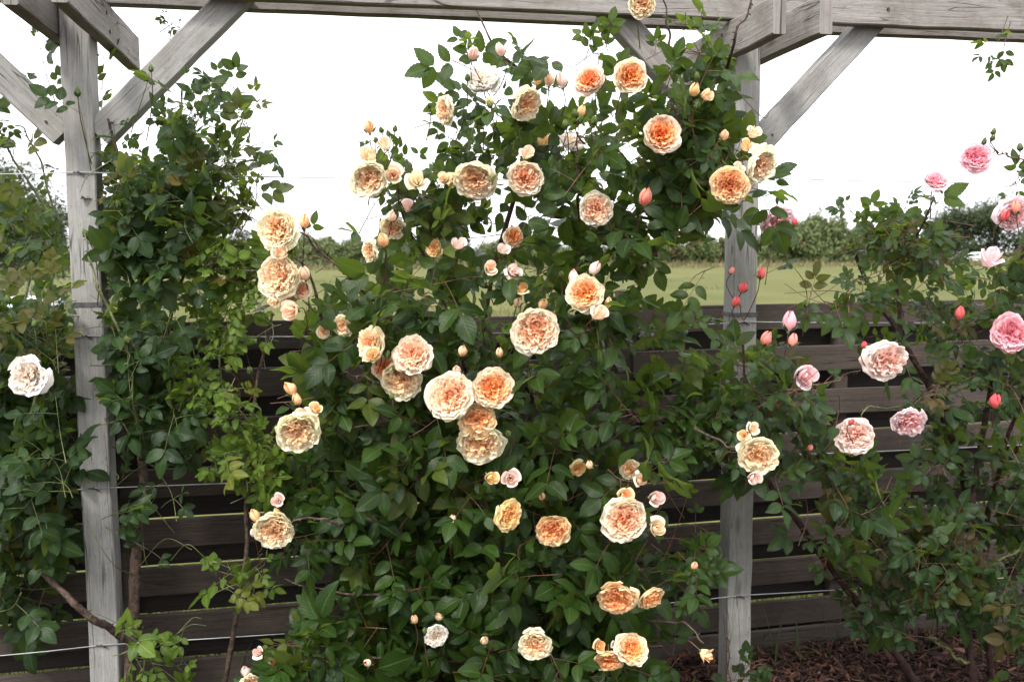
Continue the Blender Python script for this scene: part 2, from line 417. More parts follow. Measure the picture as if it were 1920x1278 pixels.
def blades(mb, n, xf, yf, h0, h1, wd, colA, colB, lean=.35):
    for _ in range(n):
        x = xf(); y = yf(x); h = random.uniform(h0, h1); a = random.uniform(0, 6.28); l = random.uniform(.1, 1)*lean*h
        b = np.array([math.cos(a), math.sin(a), 0]); p = np.array([-b[1], b[0], 0])*wd*random.uniform(.6, 1.3)
        pts = [np.array([x, y, 0])+b*l*t*t+np.array([0, 0, h*t*(1-.25*l/h*t)]) for t in (0, .35, .7, 1)]
        ws = (.8, 1, .7, .08); V = []
        for q, ww_ in zip(pts, ws): V += [q-p*ww_, q+p*ww_]
        t = random.random(); c = np.array(colA)*(1-t)+np.array(colB)*t
        mb.add(V, [(0, 1, 3, 2), (2, 3, 5, 4), (4, 5, 7, 6)], 0, None, np.tile([*c, 1], (8, 1)))
mb = MB()
blades(mb, 4500, lambda: random.uniform(-2.6, 3.4), lambda x: fence_y(x, random.uniform(.12, 1.1)), .04, .16, .004, (.07, .11, .02), (.16, .16, .06))
tag(mb.build('grass_behind_fence', M_grassb), 'short bright meadow grass seen through the gaps of the fence', 'grass', kind='stuff')
mb = MB()
def fy(): 
    return 14+46*random.random()**1.6
for _ in range(120):                       # coarser tussocks in patches
    Yc = fy(); Xc = random.uniform(-.62, .62)*Yc
    blades(mb, 40, lambda: Xc+random.gauss(0, .5), lambda x: Yc+random.gauss(0, .8), .06, .22, .012, (.05, .065, .012), (.15, .125, .05), .8)
for _ in range(5000):
    Yc = 104+random.gauss(0, 4); x_ = random.uniform(-.62, .62)*Yc; blades(mb, 1, lambda: x_, lambda x: Yc, .15, .6, .05, (.07, .075, .02), (.19, .15, .075), .6)
for _ in range(3500):
    Yc = 117+random.gauss(0, 3); x_ = random.uniform(-.62, .62)*Yc; blades(mb, 1, lambda: x_, lambda x: Yc if abs(Yc-104)>4 else 112, .3, 1.1, .07, (.05, .06, .018), (.14, .12, .05), .6)
tag(mb.build('rough_grass', M_grassb), 'uneven tussocks and dry grass stems standing in the meadow and along its far edge', 'grass', kind='stuff')
mb = MB()
blades(mb, 70, lambda: random.uniform(.75, 2.6), lambda x: fence_y(x, -random.uniform(.03, .2)), .06, .3, .003, (.02, .04, .012), (.05, .07, .02), 1.1)
blades(mb, 40, lambda: random.uniform(-1.3, .2), lambda x: fence_y(x, -random.uniform(.06, .25)), .1, .4, .003, (.02, .04, .012), (.05, .07, .02), 1.1)
tag(mb.build('grass_tufts', M_grassb), 'thin dark grass tufts growing along the foot of the board fence', 'grass', kind='stuff')

# ------------------------------------------------------------------ fence
fr = empty('board_fence', (.45, 3.6, 0), 'dark weathered horizontal board fence with staggered gaps behind the roses', 'fence')
PITCH = .175; BW = .102; TOP = 1.444
def fpt(x, off, z):
    k = .2 if x < .45 else .222
    d = Vector((1, k, 0)).normalized(); nn = Vector((-k, 1, 0)).normalized()
    return Vector((x, fence_y(x), z))+nn*off
panels = [(-3.33, -1.41, -.03), (-1.38, .44, -.025), (.47, 2.25, 0.0), (2.28, 4.1, .01), (4.13, 5.95, .01)]
for a, b, dz in panels:
    mb = MB()
    for k in range(9):
        zc = TOP-BW/2-k*PITCH+dz+random.uniform(-.003, .003)
        if zc < .05: zc = .05
        beam(mb, fpt(a, .011, zc+random.uniform(-.003, .003)), fpt(b, .011, zc+random.uniform(-.003, .003)), PN, .022, BW, 0, .002, 12, .0006)
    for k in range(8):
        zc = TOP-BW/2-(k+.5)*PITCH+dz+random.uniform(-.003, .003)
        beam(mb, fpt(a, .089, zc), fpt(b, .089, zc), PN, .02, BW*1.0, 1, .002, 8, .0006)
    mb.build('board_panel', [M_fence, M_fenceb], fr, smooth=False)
for x, dz in ((-2.4, 0), (-1.395, .0), (-.47, 0), (.455, .06), (1.36, 0), (2.265, .05), (3.2, 0), (4.115, .04)):
    mb = MB(); big = dz != 0 or x in (-1.395,)
    top = TOP+dz-.0 if big else TOP-.03
    beam(mb, fpt(x, .0505, -.3), fpt(x, .0505, top), PU, .075 if big else .055, .053, 0, .003, 6)
    mb.build('fence_post', M_fence, fr, smooth=False)

# ------------------------------------------------------------------ pergola
pr = empty('pergola', (pl(SL).x, pl(SL).y, 0), 'grey weathered timber pergola with two posts, braces and double top beams', 'pergola')
ZB = 2.437; BH = .118
posts = [SL-SP, SL, SR, SR+SP]
for i, s in enumerate(posts):
    mb = MB(); zj = 1.50 if s < 0 else 1.43
    beam(mb, pl(s, PW/2, -.4), pl(s, PW/2, zj-.004), PU, PW, PW, 0, .004, 16, .0007)
    beam(mb, pl(s, PW/2, zj+.004), pl(s, PW/2, ZB+.09), PU, PW-.002, PW-.002, 0, .004, 12, .0007)
    o = mb.build('post', M_post, pr, smooth=False)
    mb = MB(); beam(mb, pl(s, PW/2, zj-.009), pl(s, PW/2, zj+.006), PU, PW+.004, PW+.004, 0, .001, 2, 0)
    q = mb.build('joint_band', M_seam, o, smooth=False, world=False)
    q.data.transform(Matrix.Translation(-Vector(pr.location)))
s0, s1 = posts[0]-.6, posts[-1]+.6
for off in (-.022, PW+.022):
    for a, b in ((s0, SR-.02 if off < 0 else SR+.0), (SR-.014 if off < 0 else SR+.004, s1)):
        mb = MB(); beam(mb, pl(a, off, ZB+BH/2), pl(b, off, ZB+BH/2), PN, .043, BH, 0, .004, 30, .001)
        mb.build('top_beam', M_beam, pr, smooth=False)
for s in posts:
    for sd_ in (-1, 1):
        mb = MB(); ss = s+sd_*(PW/2+.0225)
        f0, f1 = (-.40, .53) if sd_ > 0 else (-.36, .50)
        beam(mb, pl(ss, f0, ZB-.004-BH/2), pl(ss, f1, ZB-.004-BH/2), PU, .043, BH, 0, .004, 10, .001)
        mb.build('cross_beam', M_beam, pr, smooth=False)
    for sd_ in (-1, 1):
        mb = MB()
        a = s+sd_*(PW/2+.004); L = .455
        zl = 2.025
        beam(mb, pl(a-sd_*.0, PW/2, zl), pl(a+sd_*(L), PW/2, zl+L+.01), PN, .068, .086, 0, .004, 10, .0008, endcut=(0, 0))
        mb.build('brace', M_post if s != SR or sd_ > 0 else M_beam, pr, smooth=False)

def bolt(c, d, r=.006, name='bolt'):
    mb = MB(); c = Vector(c); tube(mb, [c+d*.003, c-d*.004], r, 10); mb.build(name, M_iron, pr)
for px, zz in ((1637, ZB+.055), (1172, ZB+.03), (1175, ZB+.09), (1640, ZB+.10), (640, ZB+.05)):
    k = (px-W0/2)/F; bolt(pl(PZ0*k/(1-PT*k)/PU.x, -.0435, zz), PN, .0055)
for s in posts:
    for sd_ in (-1, 1):
        for o_, z_ in ((.03, ZB-.04), (.065, ZB-.09)):
            bolt(pl(s+sd_*(PW/2+.044), o_, z_), PU*(-sd_), .006)
        bolt(pl(s+sd_*(PW/2+.05), .011, 2.06), PN, .004)
# ------------------------------------------------------------------ wires
for nm, h, sag, lab in (('w1', 1.905, .012, 'highest thin galvanised wire strung across the pergola posts against the sky'),
                        ('w2', 1.40, .02, 'second galvanised wire from the top, level with the upper edge of the board fence'),
                        ('w3', .915, .008, 'third galvanised wire from the top, crossing the middle of the fence boards'),
                        ('w4', .40, .012, 'lowest galvanised wire, near the ground in front of the fence')):
    mb = MB(); pts = []
    for a, b in zip(posts[:-1], posts[1:]):
        for t in np.linspace(0, 1, 14)[:-1]:
            pts.append(pl(a+(b-a)*t, -.004, h-sag*4*t*(1-t)+ (.004*math.sin(a*9))))
    pts.append(pl(posts[-1], -.004, h))
    root = None
    tube(mb, np.array([np.array(p) for p in pts]), .0019, 5)
    o = mb.build('trellis_wire', M_wire); tag(o, lab, 'wire', 'wires strung between the pergola posts')
    for s in posts:
        mb = MB(); c = pl(s, -.003, h)
        tube(mb, [c+PU*(-.006)+PN*.008, c+PU*-.006-PN*.004+Vector((0, 0, .004)), c+PU*.006-PN*.004-Vector((0, 0, .004)), c+PU*.006+PN*.008], .0022, 5)
        tube(mb, [c+PU*(-.02)-PN*.002+Vector((0, 0, .002)), c+PU*.002-PN*.004, c+PU*.014-PN*.003-Vector((0, 0, .008))], .0018, 5)
        mb.build('staple', M_iron, o)

# ------------------------------------------------------------------ flowers
def grid_faces(nu, nv):
    i, j = np.meshgrid(np.arange(nu-1), np.arange(nv-1), indexing='ij')
    return np.stack([i*nv+j, (i+1)*nv+j, (i+1)*nv+j+1, i*nv+j+1], -1).reshape(-1, 4)
def lerp(a, b, t): return np.asarray(a)*(1-t)+np.asarray(b)*t
PAL = {  # outer, inner edge, heart
    'deep':    ((.95, .80, .66), (.94, .46, .18), (.88, .16, .02)),
    'orange':  ((.95, .82, .62), (.95, .54, .22), (.92, .26, .04)),
    'apricot': ((.95, .76, .47), (.94, .58, .28), (.90, .28, .07)),
    'peach':   ((.95, .86, .70), (.95, .72, .50), (.93, .33, .12)),
    'cream':   ((.95, .87, .66), (.95, .79, .54), (.93, .44, .17)),
    'yellow':  ((.95, .77, .42), (.94, .66, .32), (.90, .36, .09)),
    'white':   ((.95, .92, .86), (.94, .88, .80), (.92, .74, .58)),
    'pink':    ((.93, .62, .66), (.92, .50, .55), (.85, .20, .28)),
    'palepink': ((.94, .76, .78), (.94, .68, .68), (.90, .40, .40)),
    'blush':   ((.95, .80, .74), (.95, .74, .65), (.92, .48, .38)),
    'green':   ((.16, .20, .06), (.10, .16, .04), (.10, .16, .04)),
    'red':     ((.86, .14, .22), (.86, .26, .16), (.82, .20, .08)),
    'coral':   ((.92, .38, .38), (.92, .42, .24), (.88, .40, .14)),
}
def add_petal(mb, P, col, mat=0):
    nu, nv = P.shape[:2]
    mb.add(P.reshape(-1, 3), grid_faces(nu, nv), mat, None, np.concatenate([col.reshape(-1, 3), np.ones((nu*nv, 1))], 1))
def bloom_mesh(mb, pal, seed, open_=1.0, loose=0.):
    R = np.random.default_rng(seed)
    outer, inner, heart = [np.array(c) for c in PAL[pal]]
    zsh = R.normal(0, .06); ax = R.uniform(.9, 1.06); ay = R.uniform(.9, 1.06); wv = R.uniform(.7, 1.7)
    v0 = len(mb.v)
    pv = R.normal(0, .012)*np.array([.2, 1, .8])+R.normal(0, .012)*np.array([0, .3, 1])
    # guard petals
    nu, nv = 9, 8
    u = np.linspace(-1, 1, nu)[:, None]*np.ones((1, nv)); t = np.ones((nu, 1))*np.linspace(0, 1, nv)[None]
    rings = [(6, 1.0, .80, -.12, .66), (7, .97, .68, -.02, .62), (8, .93, .60, .05, .56), (8, .86, .52, .09, .5)]
    for k, (n, Rk, A, zt, zb) in enumerate(rings):
        ph0 = R.uniform(0, 6.28)
        for i in range(n):
            if k == 0 and loose and R.random() < loose*.4: continue
            Rr = Rk*R.uniform(.88, 1.08); a0 = ph0+i*6.283/n+R.normal(0, .12)
            AA = A*R.uniform(.85, 1.1)
            phi = a0+u*AA*(.35+.65*t**.6)
            prof = np.sin(t*np.pi/2)
            notch = 1-.16*np.abs(u)**2.6*t-.05*R.uniform(0, 1)*np.exp(-(u*5)**2)*t
            r = .10+(Rr-.10)*prof*notch
            z = -zb+(zb+zt)*(1-np.cos(t*np.pi/2))**.9
            refl = np.clip((t-.72)/.28, 0, 1)**2
            fl = R.uniform(-.05, .22)+loose*.5*R.random()
            if loose: r = r*(1+loose*R.uniform(-.22, .16)*t)
            if R.random() < .12: r = r*(1+.14*t); fl += .25
            r = r+refl*.08*R.uniform(0, 1); z = z-refl*fl*(.6+.4*R.random())
            z = z+zsh*t+.05*wv*np.sin(u*R.uniform(3, 6)+R.uniform(0, 6))*t**2+.025*R.normal(size=(nu, nv))*t**3
            r = r+.045*np.sin(u*R.uniform(4, 9)+R.uniform(0, 6))*t**2
            P = np.stack([r*np.cos(phi), r*np.sin(phi), z], -1)
            c = lerp(lerp(inner, outer, .35), outer, np.clip(t*1.4-.25, 0, 1)[..., None])*(1+R.normal(0, .02))+pv
            if R.random() < .03: c = lerp(c, np.array([.45, .26, .12]), (.8*np.clip((t-.86)/.14, 0, 1)*(u > R.uniform(-.6, .5)))[..., None])
            add_petal(mb, P, np.clip(c, 0, .96))
    # ruffled heart
    nu, nv = 8, 6
    u = np.linspace(-1, 1, nu)[:, None]*np.ones((1, nv)); t = np.ones((nu, 1))*np.linspace(0, 1, nv)[None]
    n = int(112*open_*(1-.5*loose))
    nq = R.integers(3, 6); q0 = R.uniform(0, 6.28)
    for i in range(n):
        rho = .90*((i+.6)/n)**.55; phi = i*2.39996+R.normal(0, .15)
        # quartering: petals lean towards the folds between the quarters
        q = (phi-q0)*nq/6.283; dq = (q-round(q))*6.283/nq
        yaw = phi+R.normal(0, .35)+(.9*math.copysign(1, dq)*(1-min(1, abs(dq)*nq/3.14)) if rho < .68 else 0)
        er = np.array([math.cos(yaw), math.sin(yaw), 0]); et = np.array([-er[1], er[0], 0])
        c0 = np.array([rho*math.cos(phi), rho*math.sin(phi), 0])*.86
        wd = R.uniform(.10, .21)*(.8+.6*rho); h = R.uniform(.36, .5)
        ztop = .15*(1-rho**2)+R.normal(0, .06)-.02-.10*math.exp(-(rho/.16)**2)
        al = .1+.6*rho+R.normal(0, .15)
        kap = R.uniform(.0, .12); fa = R.uniform(.025, .06); ff = R.uniform(4, 8.5); fp = R.uniform(0, 6.28)
        X = u*wd*(.45+.55*np.sqrt(t))
        rad = (t-1)*h*math.tan(min(al, 1.0))*.8 - kap*u**2*(.4+t) + fa*np.sin(ff*u+fp)*t + .09*np.clip((t-.6)/.4, 0, 1)**2*R.uniform(-.2, 1.2)
        z = ztop-(1-t)*h-.06*u**2*t-.05*np.clip((t-.75)/.25, 0, 1)**2*R.uniform(0, 1)+.012*R.normal(size=(nu, nv))*t
        P = c0+X[..., None]*et+rad[..., None]*er; P[..., 2] = z
        rr = np.sqrt(P[..., 0]**2+P[..., 1]**2); s = np.minimum(1, .93/np.maximum(rr, 1e-6)); P[..., 0] *= s; P[..., 1] *= s
        edge = lerp(inner, outer, min(1, max(0, (rho-.45)*1.5))+.12*R.random())
        mixh = np.clip(1.25-1.35*rho, 0, 1)
        deep = lerp(inner, heart, .35+.6*mixh)
        top = lerp(edge, heart, .38*mixh+.1*R.random())
        c = lerp(deep, top, np.clip(t*2.2-1.2, 0, 1)[..., None])
        add_petal(mb, P, np.clip(c+pv, 0, .96))
    for q_ in range(v0, len(mb.v)): mb.v[q_] = mb.v[q_]*np.array([ax, ay, 1])
def bud_mesh(mb, pal, seed, half=0.):
    """an opening bud: petals wrapped round an egg; half 0 = tight, 1 = half open"""
    R = np.random.default_rng(seed); outer, inner, heart = [np.array(c) for c in PAL[pal]]
    nu, nv = 10, 8
    u = np.linspace(-1, 1, nu)[:, None]*np.ones((1, nv)); t = np.ones((nu, 1))*np.linspace(0, 1, nv)[None]
    K = 9 if half > .3 else 6; ph = R.uniform(0, 6.28)
    for k in range(K):
        s = 1-.105*k; ph += 2.2+R.normal(0, .15)
        top = .93-.30*half
        r = s*np.sin(np.pi*(.10+(top-.10)*t))**.85*(.98+.05*u)
        z = -1.05+(2.05-.04*k-(.3*half*(k < 3)))*t+.04*k
        if half > .2 and k < 4:
            fl = np.clip((t-.68)/.32, 0, 1)**1.8*half*(.42-.09*k)*R.uniform(.3, 1.5); r = r+fl; z = z-fl*.9*R.uniform(.5, 1.3)
        span = (1.25-.05*k)*R.uniform(.9, 1.1)
        phi = ph+u*span*(1-.45*t**3)*(.5+.5*np.clip(t*4, 0, 1))
        z = z-.22*np.abs(u)**2.5*t+.03*np.sin(5*u+k)*t**2
        P = np.stack([r*np.cos(phi), r*np.sin(phi), z], -1)
        blend = np.clip(k/K*1.2, 0, 1)
        c = lerp(lerp(inner, outer, .55), outer, (t**1.5)[..., None]); c = lerp(c, lerp(inner, heart, .5), blend*.75)
        if pal in ('cream', 'peach', 'blush'): c = lerp(c, np.array([.93, .45, .40]), (.22*(R.random() < .5)*t**3)[..., None])
        if k == 0: c = lerp(c, inner, .45*(1-t)[..., None])
        add_petal(mb, P, np.clip(c, 0, .96))
def calyx_mesh(mb, r, mode, seed, base=-1.0):
    """green hip and five pointed sepals; mode 'open' (folded back) or 'bud' (clasping); unit sized, scaled by r"""
    R = np.random.default_rng(seed)
    n = 8; th = np.linspace(0, 2*np.pi, n, endpoint=False); prof = [(0, -.62), (.12, -.60), (.22, -.42), (.27, -.2), (.22, -.02), (.12, .03), (0, .04)]
    V = []
    for a, b in prof: V += [(a*math.cos(x)*r, a*math.sin(x)*r, (base+b)*r) for x in th]
    f = [(k*n+j, (k+1)*n+j, (k+1)*n+(j+1) % n, k*n+(j+1) % n) for k in range(len(prof)-1) for j in range(n)]
    mb.add(V, f, 0)
    nu, nv = 3, 7; u = np.array([-1, 0, 1.])[:, None]*np.ones((1, nv)); t = np.ones((nu, 1))*np.linspace(0, 1, nv)[None]
    for i in range(5):
        a = i*1.2566+R.normal(0, .12); wd = .24*np.sin(np.pi*np.clip(t*.86+.12, 0, 1))**.8*(1-t**3*.6)
        L = R.uniform(1.0, 1.45)
        if mode == 'open':
            cv = R.uniform(.4, 1.1); rad = .15+L*np.sin(t*1.3)*.8; z = base-.05-L*cv*.55*t**1.6
        elif mode == 'half':
            rad = .15+L*.62*np.sin(t*1.8)+.3*t**2*R.uniform(-.5, 1); z = base-.02+L*.2*t-R.uniform(0, .7)*t**2
        elif mode == 'clasp':
            rad = .3+.92*np.sin(np.pi*(.08+t*.5))+.25*t**3*R.uniform(0, 2.2); z = base+(L*.95)*t; wd = wd*1.7*(1-.5*t)
        else:
            rad = .2+.85*np.sin(np.pi*(.1+t*.85))*1.0; z = base+(L*1.5)*t; wd = wd*1.9*(1-.45*t)
        X = u*wd; er = np.array([math.cos(a), math.sin(a), 0]); et = np.array([-er[1], er[0], 0])
        P = (rad-.04*u**2)[..., None]*er+X[..., None]*et; P[..., 2] = z; P = P*r
        mb.add(P.reshape(-1, 3), grid_faces(nu, nv), 0)

def basis(nrm):
    nrm = np.asarray(nrm, float); nrm = nrm/np.linalg.norm(nrm)
    a = np.cross([0, 0, 1.], nrm)
    if np.linalg.norm(a) < .1: a = np.array([1., 0, 0])
    a /= np.linalg.norm(a); b = np.cross(nrm, a)
    return np.stack([a, b, nrm], 1)
BLOCK = []   # (px, py, r, Y) of every flower, so foliage does not grow over it
fseed = [100]
def flower(root, kind, px, py, rpx, Y, tilt, pal, junc=None, twig=None, cal=None, loose=0., squash=1.):
    """kind bloom | half | bud | greenbud"""
    fseed[0] += 1; sd = fseed[0]; R = np.random.default_rng(sd)
    if kind == 'greenbud': pal = 'green'
    P = np.array(at(px, py, Y)); rad = rpx*Y/F
    tx, ty = tilt; tx += R.normal(0, .12); ty += R.normal(0, .10)
    back = -1
    if len(tilt) and abs(tx)+abs(ty) > 5: pass
    tz = math.sqrt(max(.02, 1-tx*tx-ty*ty))
    n = rtn*tx - upn*ty - fwn*tz
    B = basis(n); ang = R.uniform(0, 6.28); ca, sa = math.cos(ang), math.sin(ang)
    B = B@np.array([[ca, -sa, 0], [sa, ca, 0], [0, 0, 1]])
    mb = MB()
    if kind == 'bloom':
        bloom_mesh(mb, pal, sd, loose=loose); sc = rad*1.0; cb = -.50
    elif kind == 'half': bud_mesh(mb, pal, sd, 1.0); sc = rad*.86; cb = -1.0
    elif kind == 'bud': bud_mesh(mb, pal, sd, .15); sc = rad*.88; cb = -1.0
    else: bud_mesh(mb, pal, sd, 0); sc = rad*.8; cb = -1.0
    elong = {'bloom': squash, 'half': 1.0, 'bud': 1.42, 'greenbud': 1.4}[kind]
    for k in range(len(mb.v)):
        mb.v[k] = (mb.v[k]*sc*np.array([1, 1, elong]))@B.T + P
    name = 'bloom' if kind in ('bloom',) else 'rosebud'
    o = mb.build(name, M_petal, root, loc=P)
    cm = MB(); cr = {'bloom': sc*.42, 'half': sc*.66, 'bud': sc*.92, 'greenbud': sc*1.0}[kind]
    mode = {'bloom': 'open', 'half': 'half', 'bud': 'clasp', 'greenbud': 'bud'}[kind]
    bb = cb*sc*elong/cr
    calyx_mesh(cm, cr, mode, sd, bb)
    for k in range(len(cm.v)): cm.v[k] = cm.v[k]@B.T
    q = cm.build('calyx', cal or M_calyx, o, world=False)
    # stem
    B0 = P+B[:, 2]*(cb*sc*elong-.6*cr)
    if junc is not None: J = np.array(at(*junc)) if len(junc) == 3 else np.array(at(junc[0], junc[1], Y+.05))
    else:
        J = P+np.array([R.normal(0, .02), .10+R.uniform(0, .05), -.07-R.uniform(0, .04)])+(-B[:, 2])*.03
    d0 = -B[:, 2]; dl = np.linalg.norm(J-B0)
    pts = spline([B0+B[:, 2]*.25*cr, B0+d0*dl*.25, lerp(B0+d0*dl*.4, J, .55), J], 9)
    sm = MB(); tube(sm, pts-P, np.linspace(.0017, .0021, 9)*(1.0 if kind == 'bloom' else .85), 5)
    sm.build('stem', twig or M_twig, o, world=False)
    BLOCK.append((px, py, rpx*1.02, Y))
    return o

# ------------------------------------------------------------------ leaves
def leaf_templates():
    T = []
    nt_, nx = 15, 5
    for v in range(10):
        R = np.random.default_rng(900+v)
        t = np.linspace(0, 1, nt_); wd = np.sin(np.pi*t**.80)**.78*(1-.16*t); wd[0] = .03; wd[-1] = .0; wd = wd*(1+.06*np.where(np.arange(nt_) % 2, 1, -1)*(t > .12))
        x = np.linspace(-1, 1, nx)
        X = wd[:, None]*x[None]*.5*R.uniform(.60, .74)
        Y = t[:, None]*np.ones((1, nx)) + .03*np.abs(x)[None]*np.sin(np.pi*t)[:, None]
        fold = R.uniform(.03, .3); curl = R.uniform(-.05, .5); tw = R.normal(0, .3)
        Z = fold*np.abs(X)-curl*(Y-.3)**2+.025*np.sin(9*Y+R.uniform(0, 6))*np.abs(x)[None]+tw*X*(Y-.3)-.10*curl*(X*2)**2
        V = np.stack([X, Y, Z], -1).reshape(-1, 3)
        UV = np.stack([x[None]*np.ones((nt_, 1)), Y], -1).reshape(-1, 2)
        T.append(V)
    i, j = np.meshgrid(np.arange(nt_-1), np.arange(nx-1), indexing='ij')
    f = np.stack([i*nx+j, i*nx+j+1, (i+1)*nx+j+1, (i+1)*nx+j], -1).reshape(-1, 4)
    return np.array(T), UV, f
LT, LUV, LF = leaf_templates()

def inpoly(px, py, poly):
    ins = False; n = len(poly); j = n-1
    for i in range(n):
        xi, yi = poly[i]; xj, yj = poly[j]
        if (yi > py) != (yj > py) and px < (xj-xi)*(py-yi)/(yj-yi)+xi: ins = not ins
        j = i
    return ins
def unit(v): return v/(np.linalg.norm(v)+1e-12)

# parts of the photo that stay clear of foliage in front of them: (polygon, front distance limit, keep probability)
CLEAR = [([(104, 70), (205, 70), (188, 205), (205, 560), (228, 900), (240, 1278), (150, 1278), (118, 300)], .12),
         ([(1362, 60), (1440, 60), (1436, 640), (1362, 640)], .07),
         ([(1440, 60), (1670, 50), (1640, 120), (1470, 300), (1440, 300)], .03),
         ([(1110, 28), (1250, 28), (1330, 130), (1250, 130)], .25),
         ([(1352, 905), (1424, 905), (1415, 1210), (1345, 1210)], .06),
         ([(240, 20), (470, 0), (470, 20), (240, 255), (190, 240), (185, 215), (375, 10)], .15),
         ([(0, 95), (112, 200), (112, 300), (0, 200)], .05),
         ([(330, 500), (690, 500), (690, 590), (330, 590)], .5),
         ([(560, 435), (690, 435), (690, 500), (560, 500)], .2),
         ([(440, 590), (640, 590), (600, 720), (470, 760)], .45),
         ([(1436, 400), (1600, 400), (1570, 620), (1436, 620)], .28),
         ([(1280, 470), (1366, 470), (1366, 600), (1220, 600)], .4),
         ([(1190, 600), (1366, 600), (1366, 720), (1190, 720)], .5),
         ([(1200, 860), (1350, 900), (1560, 900), (1600, 1000), (1620, 1200), (1430, 1240), (1290, 1240), (1200, 1240)], .5),
         ([(1540, 620), (1680, 640), (1700, 880), (1560, 880)], .55),
         ([(1420, 1185), (1800, 1150), (1800, 1278), (1420, 1278)], .4),
         ([(1790, 460), (1850, 460), (1850, 496), (1790, 496)], .1),
         ([(1420, 880), (1640, 1180), (1720, 1278), (1690, 1278), (1400, 900)], .6),
         ([(230, 880), (440, 880), (440, 1278), (270, 1278)], .3),
         ([(440, 1000), (560, 1030), (530, 1160), (440, 1160)], .3)]

